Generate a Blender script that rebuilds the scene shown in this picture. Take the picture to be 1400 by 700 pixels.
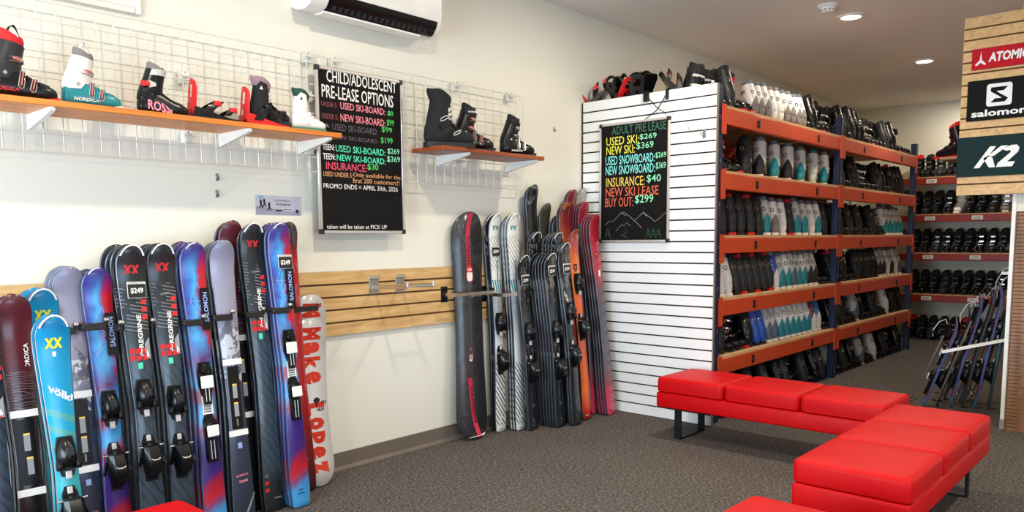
import bpy, bmesh, math, random
from mathutils import Vector, Matrix
random.seed(7)
for o in list(bpy.data.objects):
    bpy.data.objects.remove(o)
SC = bpy.context.scene
COL = SC.collection
PI = math.pi
# ------------------------------------------------------------------ camera
CAM = Vector((0, 0, 1.34)); FPX = 1055.08; PCX, PCY = 700.0, 434.626
_y, _p, _r = 0.733838, -0.1015487, -0.0073771
FW = Vector((math.cos(_y)*math.cos(_p), math.sin(_y)*math.cos(_p), math.sin(_p)))
_rt = Vector((math.sin(_y), -math.cos(_y), 0)); _up = _rt.cross(FW)
RT = _rt*math.cos(_r)+_up*math.sin(_r); UP = _up*math.cos(_r)-_rt*math.sin(_r)
cam_d = bpy.data.cameras.new('camera'); cam = bpy.data.objects.new('camera', cam_d); COL.objects.link(cam)
cam_d.sensor_fit = 'HORIZONTAL'; cam_d.sensor_width = 36; cam_d.lens = FPX/1400*36
cam_d.shift_y = (PCY-350)/1400; cam_d.clip_start = .02
cam.matrix_world = Matrix(((RT.x, UP.x, -FW.x, CAM.x), (RT.y, UP.y, -FW.y, CAM.y), (RT.z, UP.z, -FW.z, CAM.z), (0, 0, 0, 1)))
SC.camera = cam
# ------------------------------------------------------------------ world, daylight, exposure
SC.view_settings.view_transform = 'Standard'; SC.view_settings.look = 'None'
SC.view_settings.gamma = 1.0; SC.view_settings.use_curve_mapping = False
EXPOSURE = 0.14
WORLD_COL = (.62, .75, 1.0); WORLD_STR = .12
DAY_COL = (.70, .86, 1.0); DAY_W = 265.0; SIDE_W = 28.0
LAMP_COL = (1.0, .88, .70); LAMP_W = 25.0
SC.view_settings.exposure = EXPOSURE
W = bpy.data.worlds.new('world'); SC.world = W; W.use_nodes = True
W.node_tree.nodes['Background'].inputs[0].default_value = (*WORLD_COL, 1)
W.node_tree.nodes['Background'].inputs[1].default_value = WORLD_STR
def area(name, loc, target, sx, sy, power, col):
    d = bpy.data.lights.new(name, 'AREA'); d.shape = 'RECTANGLE'; d.size = sx; d.size_y = sy
    d.energy = power; d.color = col
    o = bpy.data.objects.new(name, d); COL.objects.link(o); o.location = loc
    o.rotation_euler = (Vector(target)-Vector(loc)).to_track_quat('-Z', 'Y').to_euler()
    return o
# daylight through the storefront glass behind the photographer
area('storefront_daylight', (-2.3, 2.0, 1.0), (4.0, 2.9, .4), 3.2, 1.7, DAY_W, DAY_COL)
side = area('added_side_fill', (1.2, -2.2, .95), (3.0, 3.7, -.1), 3.2, 1.3, SIDE_W, (.60, .80, 1.0)); side.data.spread = math.radians(105)  # added cool fill aimed at the lower left wall; no side window known

# ------------------------------------------------------------------ materials
def lin(c):
    return tuple(((v/255)/12.92 if v/255 <= .04045 else ((v/255+.055)/1.055)**2.4) for v in c)
MATS = {}
def mat(name, rgb, rough=.5, metal=0.0, emit=0.0, spec=.5, coat=0.0, noise=None, bump=None, alpha=None):
    if name in MATS: return MATS[name]
    m = bpy.data.materials.new(name); m.use_nodes = True; nt = m.node_tree
    b = nt.nodes['Principled BSDF']; c = lin(rgb)
    b.inputs['Base Color'].default_value = (*c, 1); b.inputs['Roughness'].default_value = rough
    b.inputs['Metallic'].default_value = metal; b.inputs['Specular IOR Level'].default_value = spec
    b.inputs['Coat Weight'].default_value = coat; b.inputs['Coat Roughness'].default_value = .12
    if emit:
        b.inputs['Emission Color'].default_value = (*c, 1); b.inputs['Emission Strength'].default_value = emit
    if alpha is not None: b.inputs['Alpha'].default_value = alpha
    tc = nt.nodes.new('ShaderNodeTexCoord')
    sc_, amt = noise if noise else (9.0, .05)      # every surface is a little uneven
    n = nt.nodes.new('ShaderNodeTexNoise'); n.inputs['Scale'].default_value = sc_; n.inputs['Detail'].default_value = 4
    nt.links.new(tc.outputs['Object'], n.inputs['Vector'])
    mr = nt.nodes.new('ShaderNodeMapRange'); mr.inputs[1].default_value = .3; mr.inputs[2].default_value = .7
    mr.inputs[3].default_value = 1-amt; mr.inputs[4].default_value = 1+amt
    nt.links.new(n.outputs['Fac'], mr.inputs[0])
    mx = nt.nodes.new('ShaderNodeMix'); mx.data_type = 'RGBA'; mx.blend_type = 'MULTIPLY'; mx.inputs[0].default_value = 1
    mx.inputs[6].default_value = (*c, 1); nt.links.new(mr.outputs[0], mx.inputs[7])
    nt.links.new(mx.outputs[2], b.inputs['Base Color'])
    if bump:
        n2 = nt.nodes.new('ShaderNodeTexNoise'); n2.inputs['Scale'].default_value = bump[0]; n2.inputs['Detail'].default_value = 3
        nt.links.new(tc.outputs['Object'], n2.inputs['Vector'])
        bp = nt.nodes.new('ShaderNodeBump'); bp.inputs['Strength'].default_value = bump[1]; bp.inputs['Distance'].default_value = .004
        nt.links.new(n2.outputs['Fac'], bp.inputs['Height']); nt.links.new(bp.outputs[0], b.inputs['Normal'])
    MATS[name] = m; return m
def lin_of(m): return m.node_tree.nodes['Mix'].inputs[6].default_value[:3] if 'Mix' in m.node_tree.nodes else (1, 1, 1)
class G:                                              # node graph helper for patterned materials
    def __init__(s, name, rough=.35, coat=.0):
        s.m = bpy.data.materials.new(name); s.m.use_nodes = True; s.nt = s.m.node_tree
        s.b = s.nt.nodes['Principled BSDF']; s.b.inputs['Roughness'].default_value = rough
        s.b.inputs['Coat Weight'].default_value = coat; s.b.inputs['Coat Roughness'].default_value = .1
        s.tc = s.nt.nodes.new('ShaderNodeTexCoord'); MATS[name] = s.m
    def _in(s, sock, v):
        if isinstance(v, bpy.types.NodeSocket): s.nt.links.new(v, sock)
        elif isinstance(v, tuple) and len(v) == 3 and sock.type == 'RGBA': sock.default_value = (*v, 1)
        else: sock.default_value = v
    def xyz(s, out='Generated'):
        n = s.nt.nodes.new('ShaderNodeSeparateXYZ'); s.nt.links.new(s.tc.outputs[out], n.inputs[0]); return n.outputs
    def math(s, op, a, b=0.0, c=0.0):
        n = s.nt.nodes.new('ShaderNodeMath'); n.operation = op
        s._in(n.inputs[0], a); s._in(n.inputs[1], b); s._in(n.inputs[2], c); return n.outputs[0]
    def ramp(s, f, stops, interp='LINEAR'):
        n = s.nt.nodes.new('ShaderNodeValToRGB'); cr = n.color_ramp; cr.interpolation = interp
        while len(cr.elements) < len(stops): cr.elements.new(.5)
        for e, (p, c) in zip(cr.elements, stops):
            e.position = p; e.color = (*(lin(c) if max(c) > 1 else c), 1)
        s._in(n.inputs[0], f); return n.outputs[0]
    def mix(s, f, a, b, mode='MIX'):
        n = s.nt.nodes.new('ShaderNodeMix'); n.data_type = 'RGBA'; n.blend_type = mode
        s._in(n.inputs[0], f); s._in(n.inputs[6], lin(a) if isinstance(a, tuple) else a); s._in(n.inputs[7], lin(b) if isinstance(b, tuple) else b)
        return n.outputs[2]
    def noise(s, scale, vec=None, detail=3, out='Fac', dist=0):
        n = s.nt.nodes.new('ShaderNodeTexNoise'); n.inputs['Scale'].default_value = scale; n.inputs['Detail'].default_value = detail
        n.inputs['Distortion'].default_value = dist
        s.nt.links.new(vec if vec else s.tc.outputs['Object'], n.inputs['Vector']); return n.outputs[out]
    def scaled(s, sx, sy, sz, out='Object', rot=(0, 0, 0)):
        n = s.nt.nodes.new('ShaderNodeMapping'); n.inputs['Scale'].default_value = (sx, sy, sz); n.inputs['Rotation'].default_value = rot
        s.nt.links.new(s.tc.outputs[out], n.inputs['Vector']); return n.outputs[0]
    def wave(s, scale, vec, dist=0, detail=2):
        n = s.nt.nodes.new('ShaderNodeTexWave'); n.inputs['Scale'].default_value = scale; n.inputs['Distortion'].default_value = dist
        n.inputs['Detail'].default_value = detail; s.nt.links.new(vec, n.inputs['Vector']); return n.outputs['Fac']
    def band(s, v, a, b):                             # 1 between a and b
        return s.math('MULTIPLY', s.math('GREATER_THAN', v, a), s.math('LESS_THAN', v, b))
    def bump(s, h, strength, dist=.004):
        n = s.nt.nodes.new('ShaderNodeBump'); n.inputs['Strength'].default_value = strength; n.inputs['Distance'].default_value = dist
        s.nt.links.new(h, n.inputs['Height']); s.nt.links.new(n.outputs[0], s.b.inputs['Normal'])
    def done(s, col): s._in(s.b.inputs['Base Color'], col); return s.m

g = G('carpet', rough=.95); s1 = g.noise(170, detail=2); s2 = g.noise(60, detail=3); s3 = g.noise(2.5)
c = g.ramp(g.math('ADD', g.math('MULTIPLY', s1, .62), g.math('MULTIPLY', s2, .38)), [(.36, (44, 40, 38)), (.46, (76, 71, 68)), (.54, (104, 98, 94)), (.66, (158, 150, 144))])
c = g.mix(1.0, c, g.ramp(s3, [(.3, (.90, .90, .90)), (.7, (1.0, 1.0, 1.0))]), 'MULTIPLY'); g.bump(s1, .6); g.b.inputs['Specular IOR Level'].default_value = .15
CARPET = g.done(c)
g = G('maple_slat', rough=.45); n1 = g.noise(3, g.scaled(1.2, 5, 9), detail=6, dist=1.2)
c = g.ramp(n1, [(.25, (188, 146, 92)), (.5, (211, 170, 112)), (.75, (226, 190, 134))]); MAPLE = g.done(c)
g = G('plank_wood', rough=.5); n1 = g.noise(2, g.scaled(3, 4, .5), detail=8, dist=1.5)
c = g.ramp(n1, [(.25, (104, 68, 40)), (.5, (146, 100, 62)), (.75, (176, 128, 84))]); PLANK = g.done(c)
g = G('orange_shelf_wood', rough=.4); n1 = g.noise(4, g.scaled(.6, 6, 6), detail=6, dist=.8)
c = g.ramp(n1, [(.3, (190, 104, 36)), (.55, (214, 128, 48)), (.75, (228, 146, 66))]); SHELFWOOD = g.done(c)
g = G('red_shelf_wood', rough=.4); n1 = g.noise(4, g.scaled(.6, 6, 6), detail=6, dist=.8)
c = g.ramp(n1, [(.3, (120, 54, 26)), (.55, (146, 70, 34)), (.75, (166, 84, 44))]); SHELFWOOD2 = g.done(c)
g = G('plywood_deck', rough=.7); n1 = g.noise(6, g.scaled(.8, 2, 14), detail=6)
c = g.ramp(n1, [(.3, (186, 140, 96)), (.7, (222, 180, 132))]); PLY = g.done(c)
WALL = mat('wall_paint', (232, 229, 216), .85, noise=(1.2, .015), bump=(160, .06))
CEIL = mat('ceiling_paint', (228, 224, 218), .9, noise=(1, .02))
BASEB = mat('vinyl_base', (112, 101, 92), .5)
WSLAT = mat('white_slat', (240, 240, 238), .4, noise=(2, .015))
GROOVE = mat('dark_groove', (44, 34, 28), .8)
GROOVEW = mat('wood_groove', (92, 58, 30), .8)
WMETAL = mat('white_metal', (222, 220, 212), .35)
CHROME = mat('chrome', (205, 203, 200), .22, 1.0)
STEEL = mat('brushed_steel', (176, 172, 166), .35, .9)
BLACKM = mat('black_metal', (14, 14, 15), .5, spec=.25)
ORANGE = mat('orange_beam', (198, 66, 24), .42, noise=(5, .06))
NAVY = mat('navy_post', (22, 30, 66), .42)
PLATE = mat('galvanised', (150, 150, 150), .4, .8)
RED = mat('red_leatherette', (196, 0, 7), .50, spec=.20, noise=(6, .03), bump=(260, .10))
PW = mat('plastic_white', (236, 234, 228), .35)
PBLK = mat('plastic_black', (13, 13, 15), .26, spec=.35)
PBLK2 = mat('rubber_black', (16, 16, 17), .6)
PGRY = mat('plastic_charcoal', (42, 42, 45), .42, spec=.3)
PRED = mat('plastic_red', (206, 26, 30), .3)
PTEAL = mat('plastic_teal', (26, 132, 142), .3)
PLG = mat('plastic_light_grey', (192, 190, 186), .35)
PBLU = mat('plastic_blue', (30, 80, 176), .3)
PPUR = mat('plastic_purple', (104, 40, 86), .35)
FAB_B = mat('fabric_black', (18, 18, 19), .85)
FAB_R = mat('fabric_red', (200, 30, 34), .85)
FAB_G = mat('fabric_grey', (126, 118, 116), .85)
FAB_DG = mat('fabric_dark_green', (26, 70, 54), .85)
FAB_W = mat('fabric_white', (232, 228, 222), .8)
CHALK = mat('chalkboard', (15, 14, 13), .8, spec=.2)
INK = {k: mat('ink_'+k, v, .6) for k, v in dict(white=(238, 236, 232), pink=(244, 140, 156), rose=(224, 72, 104), dimrose=(150, 70, 84), green=(80, 210, 100),
       dimpurple=(92, 80, 100), teal=(82, 222, 178), orange=(226, 160, 104), yellow=(232, 226, 70), cyan=(140, 238, 230), dimgreen=(52, 112, 86),
       gold=(244, 204, 84), coral=(232, 100, 66), mint=(150, 236, 186), red=(214, 34, 38), yell=(220, 222, 40), grey=(150, 152, 156), tealdk=(0, 128, 136),
       black=(20, 20, 20), lilac=(150, 170, 226), dgrey=(84, 88, 92)).items()}

# ------------------------------------------------------------------ mesh builder
class MB:
    def __init__(s): s.v = []; s.f = []; s.mi = []; s.mats = []; s.M = None
    def mid(s, m):
        if m not in s.mats: s.mats.append(m)
        return s.mats.index(m)
    def add(s, vs, fs, m):
        n = len(s.v); k = s.mid(m)
        s.v += [tuple(s.M @ Vector(v)) if s.M else tuple(v) for v in vs]
        s.f += [tuple(i+n for i in f) for f in fs]; s.mi += [k]*len(fs); return s
    def box(s, x0, x1, y0, y1, z0, z1, m):
        v = [(x0, y0, z0), (x1, y0, z0), (x1, y1, z0), (x0, y1, z0), (x0, y0, z1), (x1, y0, z1), (x1, y1, z1), (x0, y1, z1)]
        return s.add(v, [(3, 2, 1, 0), (4, 5, 6, 7), (0, 1, 5, 4), (1, 2, 6, 5), (2, 3, 7, 6), (3, 0, 4, 7)], m)
    def rbox(s, x0, x1, y0, y1, z0, z1, m, r=.01, seg=2):
        bm = bmesh.new(); bmesh.ops.create_cube(bm, size=1)
        for v in bm.verts: v.co = ((x0+x1)/2+v.co.x*(x1-x0), (y0+y1)/2+v.co.y*(y1-y0), (z0+z1)/2+v.co.z*(z1-z0))
        bmesh.ops.bevel(bm, geom=bm.edges[:], offset=r, segments=seg, affect='EDGES', profile=.5)
        bm.verts.index_update()
        s.add([v.co[:] for v in bm.verts], [tuple(v.index for v in f.verts) for f in bm.faces], m); bm.free(); return s
    def tube(s, pts, r, m, n=6, closed=False):
        P = [Vector(p) for p in pts]; rings = []; k = len(P)
        for i, p in enumerate(P):
            a = P[(i-1) % k] if (closed or i > 0) else p; b = P[(i+1) % k] if (closed or i < k-1) else p
            t = (b-a).normalized(); u = t.cross(Vector((0, 0, 1)))
            if u.length < .05: u = t.cross(Vector((0, 1, 0)))
            u.normalize(); w = t.cross(u); rr = r[i] if isinstance(r, (list, tuple)) else r
            rings.append([p+u*math.cos(2*PI*j/n)*rr+w*math.sin(2*PI*j/n)*rr for j in range(n)])
        return s.loft(rings, m, cap=not closed, loop=closed)
    def loft(s, rings, m, cap=True, loop=False, close=True):
        n = len(rings[0]); v = [p for r in rings for p in r]; f = []
        K = len(rings)
        for i in range(K if loop else K-1):
            for j in range(n if close else n-1):
                a, b = i*n+j, i*n+(j+1) % n; c_, d = ((i+1) % K)*n+(j+1) % n, ((i+1) % K)*n+j
                f.append((a, b, c_, d))
        if cap and close: f.append(tuple(range(n-1, -1, -1))); f.append(tuple((K-1)*n+j for j in range(n)))
        return s.add(v, f, m)
    def prism(s, poly, fn, a, b, m):                  # 2-D outline swept from a to b; fn(u, v, w) -> point
        n = len(poly); v = [fn(u, w, a) for u, w in poly]+[fn(u, w, b) for u, w in poly]
        return s.add(v, [tuple(range(n-1, -1, -1)), tuple(range(n, 2*n))]+[(j, (j+1) % n, n+(j+1) % n, n+j) for j in range(n)], m)
    def bar(s, p, q, w, h, m, up=(0, 0, 1)):          # rectangular bar from p to q
        p, q = Vector(p), Vector(q); t = (q-p).normalized(); u = t.cross(Vector(up))
        if u.length < .02: u = t.cross(Vector((1, 0, 0)))
        u.normalize(); k = u.cross(t)
        r = lambda c_: [c_+u*a*w/2+k*b*h/2 for a, b in ((-1, -1), (1, -1), (1, 1), (-1, 1))]
        return s.loft([r(p), r(q)], m)
    def lathe(s, prof, m, n=20, c=(0, 0, 0)):
        rings = [[(c[0]+r*math.cos(2*PI*j/n), c[1]+r*math.sin(2*PI*j/n), c[2]+z) for j in range(n)] for r, z in prof]
        return s.loft(rings, m)
    def mesh(s, name, angle=38):
        me = bpy.data.meshes.new(name); me.from_pydata(s.v, [], s.f)
        for m in s.mats: me.materials.append(m)
        me.polygons.foreach_set('material_index', s.mi)
        bm = bmesh.new(); bm.from_mesh(me); bmesh.ops.recalc_face_normals(bm, faces=bm.faces[:]); bm.to_mesh(me); bm.free()
        me.polygons.foreach_set('use_smooth', [True]*len(me.polygons))
        me.set_sharp_from_angle(angle=math.radians(angle)); me.update(); return me
    def obj(s, name, parent=None, **k): return link(name, s.mesh(name), parent, **k)
def link(name, data, parent=None, M=None, label=None):
    o = bpy.data.objects.new(name, data); COL.objects.link(o)
    if parent: o.parent = parent
    if M is not None: o.matrix_local = M
    if label: o['label'] = label
    return o
def tag(o, label, cat, group=None):
    o['label'] = label; o['category'] = cat
    if group: o['group'] = group
    return o
def thing(name, label, cat, loc=(0, 0, 0), rotz=0, group=None):
    o = bpy.data.objects.new(name, None); COL.objects.link(o); o.empty_display_size = .1
    o.location = loc; o.rotation_euler = (0, 0, rotz); return tag(o, label, cat, group)
def struct(o): o['kind'] = 'structure'; return o
def dup(root, M, label, group=None, skip=()):
    r = root.copy(); COL.objects.link(r); r.matrix_world = M; r['label'] = label
    if group: r['group'] = group
    for ch in root.children:
        c_ = ch.copy(); COL.objects.link(c_); c_.parent = r
        for gch in ch.children:
            d = gch.copy(); COL.objects.link(d); d.parent = c_
    return r
_font = {}
def text_raw(s, bold=0.0, shear=0.0):
    key = (s, bold, shear)
    if key not in _font:
        cu = bpy.data.curves.new('lettering', 'FONT'); cu.body = s; cu.size = 1; cu.offset = bold; cu.shear = shear; cu.resolution_u = 2
        ob = bpy.data.objects.new('lettering', cu); COL.objects.link(ob)
        dg = bpy.context.evaluated_depsgraph_get(); me = bpy.data.meshes.new_from_object(ob.evaluated_get(dg))
        bpy.data.objects.remove(ob)
        vs = [v.co.copy() for v in me.vertices]; fs = [tuple(p.vertices) for p in me.polygons]
        bpy.data.meshes.remove(me)
        x0 = min(v.x for v in vs); x1 = max(v.x for v in vs); y0 = min(v.y for v in vs); y1 = max(v.y for v in vs)
        _font[key] = ([((v.x-x0)/(x1-x0), (v.y-y0)/(y1-y0)) for v in vs], fs)
    return _font[key]
def put_text(mb, s, o, u, v, m, bold=0.0, shear=0.0):  # lettering filling the box o, o+u, o+v (flat ink on the surface)
    vs, fs = text_raw(s, bold, shear); o, u, v = Vector(o), Vector(u), Vector(v)
    mb.add([o+u*a+v*b for a, b in vs], fs, m)
def on_plane(x, y, ax, val):                          # the point of a known plane that the photograph shows at pixel x, y
    d = FW+RT*((x-PCX)/FPX)-UP*((y-PCY)/FPX); t = (val-CAM[ax])/d[ax]; return CAM+d*t

# ------------------------------------------------------------------ room shell
YW, XB, ZC = 3.72, 11.35, 3.07
struct(MB().box(-2.9, XB, -2.4, YW, -.06, 0, CARPET).obj('floor'))
struct(MB().box(-2.9, XB, -2.4, YW, ZC, ZC+.08, CEIL).obj('ceiling'))
struct(MB().box(-2.9, XB, YW, YW+.1, 0, ZC, WALL).obj('wall_left'))
struct(MB().box(XB, XB+.1, -2.4, YW+.1, 0, ZC, WALL).obj('wall_back'))
b = MB(); b.box(-2.9, XB, -2.5, -2.4, 0, .3, WALL); b.box(-2.9, XB, -2.5, -2.4, 2.1, ZC, WALL); b.box(-2.9, -.5, -2.5, -2.4, .3, 2.1, WALL); b.box(2.9, XB, -2.5, -2.4, .3, 2.1, WALL)
struct(b.obj('wall_right'))
b = MB(); b.box(-2.98, -2.9, -2.5, YW+.1, 0, .35, WALL); b.box(-2.98, -2.9, -2.5, YW+.1, 2.6, ZC, WALL)
for yy in (-2.5, -.6, 1.2, 3.4): b.box(-2.98, -2.9, yy, yy+.35, .35, 2.6, WALL)
struct(b.obj('wall_front'))
# baseboard: vinyl cove with a small toe
b = MB(); b.prism([(0, 0), (-.022, 0), (-.02, .008), (-.007, .02), (-.005, .1), (0, .103)], lambda u, w, t: (t, YW+u, w), -2.9, 4.94, BASEB)
struct(b.obj('baseboard_left'))
# partition on the right with the wall end the giant ruler stands against
PX, PY = 6.2, 1.0
struct(MB().box(PX, 9.2, -1.4, PY, 0, ZC, WALL).obj('wall_partition'))
b = MB(); b.box(PX-.012, PX+.045, PY-.012, PY+.012, .07, ZC, PW); b.box(PX-.014, PX+.045, PY-.014, PY+.014, 0, .07, STEEL)
struct(b.obj('trim_1'))

# ------------------------------------------------------------------ slat panels
def slats(mb, x0, x1, z0, z1, face, back, mat_f, mat_g, pitch, axis):
    # boards run along the panel; axis 'x': panel on the plane Y=face, 'y': on X=face, boards along Y
    def bx(a0, a1, d0, d1, c0, c1, m):
        if axis == 'x': mb.box(a0, a1, min(d0, d1), max(d0, d1), c0, c1, m)
        else: mb.box(min(d0, d1), max(d0, d1), a0, a1, c0, c1, m)
    mid = face+(back-face)*.55
    bx(x0, x1, mid, back, z0, z1, mat_g)
    n = round((z1-z0)/pitch); p = (z1-z0)/n; gap = .011
    for i in range(n): bx(x0, x1, face, mid, z0+i*p+(0 if i == 0 else gap/2), z0+(i+1)*p-(0 if i == n-1 else gap/2), mat_f)
    return mb
for nm, x0, x1, lb in (('a', -.12, 2.345, 'maple slat panel on the left wall behind the long row of skis'), ('b', 2.352, 4.72, 'maple slat panel on the left wall behind the empty ski holder')):
    b = slats(MB(), 0, x1-x0, 0, .367, 0, .02, MAPLE, GROOVEW, .0734, 'x')
    o = b.obj('slatwall'); o.location = (x0, YW-.022, .797); tag(o, lb, 'slat panel', 'maple slat panels on the left wall')
# white end panel of the rack
XP = 4.95
b = slats(MB(), 2.565, 3.70, .005, 2.392, XP, XP+.02, WSLAT, GROOVE, .0770, 'y')
for y in (2.558, 3.70): b.box(XP-.001, XP+.022, y, y+.008, .005, 2.392, STEEL if y < 3 else BLACKM)
o = b.obj('white_slatwall'); tag(o, 'tall white slat panel covering the end of the boot rack', 'slat panel')

# ------------------------------------------------------------------ wire grids
def grid(x0, x1, z0, z1, label):
    yg = 3.662; b = MB(); n = round((x1-x0)/.0762); L = x1-x0; H = z1-z0
    for i in range(n+1): b.tube([(i*L/n, 0, 0), (i*L/n, 0, H)], .0027 if 0 < i < n else .0036, WMETAL, 5)
    m = round(H/.0762)
    for i in range(m+1): b.tube([(0, -.005, i*H/m), (L, -.005, i*H/m)], .0027 if 0 < i < m else .0036, WMETAL, 5)
    o = b.obj('wire_grid_panel'); o.location = (x0, yg, z0); tag(o, label, 'wire grid', 'white wire grids on the left wall'); return o
ga = grid(-.38, 2.505, 1.715, 2.335, 'long white wire grid behind the six small display boots')
gb = grid(2.515, 4.19, 1.69, 2.335, 'shorter white wire grid behind the three tall black boots')
for par, xs in ((ga, (.55, 1.765, 2.45)), (gb, (2.62, 3.56, 4.08))):
    for x in xs:
        for z in (1.84, 2.12, 2.325):
            if z > 2.3 and 0.5 < x < 2.4: continue
            b = MB(); x_, z_ = x-par.location.x, z-par.location.z
            b.rbox(x_-.022, x_+.022, .012, .054, z_-.03, z_+.03, PW if z < 2.3 else WMETAL, .006); b.tube([(x_-.03, -.010, z_), (x_+.03, -.010, z_)], .005, WMETAL)
            b.bar((x_, -.010, z_), (x_, .02, z_), .01, .01, WMETAL); b.tube([(x_, .012, z_+.022), (x_, .008, z_+.022)], .004, STEEL)
            b.obj('wall_bracket', par)
# ------------------------------------------------------------------ shelves on brackets
def shelf(x0, x1, m, brackets, label):
    r = thing('display_shelf', label, 'shelf', (x0, 3.36, 1.865), 0, 'display shelves hooked on the wire grids')
    b = MB(); b.rbox(0, x1-x0, 0, .275, 0, .025, m, .003, 1); b.obj('shelf_board', r)
    for x in brackets:
        b = MB(); u = x-x0
        b.prism([(.295, 0), (.012, 0), (.008, -.012), (.03, -.020), (.285, -.062), (.295, -.062)], lambda p, q, t: (u+t, p, q), -.009, .009, WMETAL)
        b.box(u-.004, u+.004, .004, .012, -.004, .014, WMETAL); b.obj('shelf_bracket', r)
shelf(-.30, 2.43, SHELFWOOD, (.1, 1.085, 1.918, 2.362), 'long orange wood shelf holding six small boots and bindings')
shelf(3.13, 4.065, SHELFWOOD2, (3.36, 4.0), 'short reddish wood shelf holding three tall black boots')
ZS = 1.8905

# ------------------------------------------------------------------ boots
def lerp_tab(tab, x):
    if x <= tab[0][0]: return tab[0][1:]
    for a, b_ in zip(tab, tab[1:]):
        if x <= b_[0]:
            t = (x-a[0])/(b_[0]-a[0]); return tuple(p+(q-p)*t for p, q in zip(a[1:], b_[1:]))
    return tab[-1][1:]
SHELL = [(-.112, .014, .035, .075), (-.105, .030, .020, .115), (-.088, .040, .012, .150), (-.05, .045, .012, .172), (-.01, .046, .012, .172), (.03, .046, .012, .150),
         (.065, .048, .012, .122), (.10, .051, .012, .100), (.14, .050, .012, .088), (.168, .043, .014, .079), (.186, .031, .018, .070), (.196, .014, .028, .055)]
def sec(x, a, grow=0.0):
    w, zb, zt = lerp_tab(SHELL, x); w += grow; zt += grow
    c_, s_ = math.cos(a), math.sin(a); e = .72
    zz = (zb+zt)/2+(zt-zb)/2*math.copysign(abs(s_)**e, s_)
    taper = 1 if zz < .10 else 1-.18*min(1, (zz-.10)/.07)
    return (x, w*taper*math.copysign(abs(c_)**e, c_), zz)
CUFF = [(.105, -.036, .074, .047), (.13, -.034, .073, .050), (.17, -.026, .068, .052), (.21, -.014, .062, .052), (.25, -.002, .059, .052), (.285, .010, .058, .053)]
def cring(z, a, grow=0.0, dz=0.0):
    cx, rx, ry = lerp_tab(CUFF, z); return (cx+(rx+grow)*math.cos(a), (ry+grow)*math.sin(a), z+dz)
def cuff_top(a): return .262+.030*(.5-.5*math.cos(a))      # lower in front, higher behind
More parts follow.
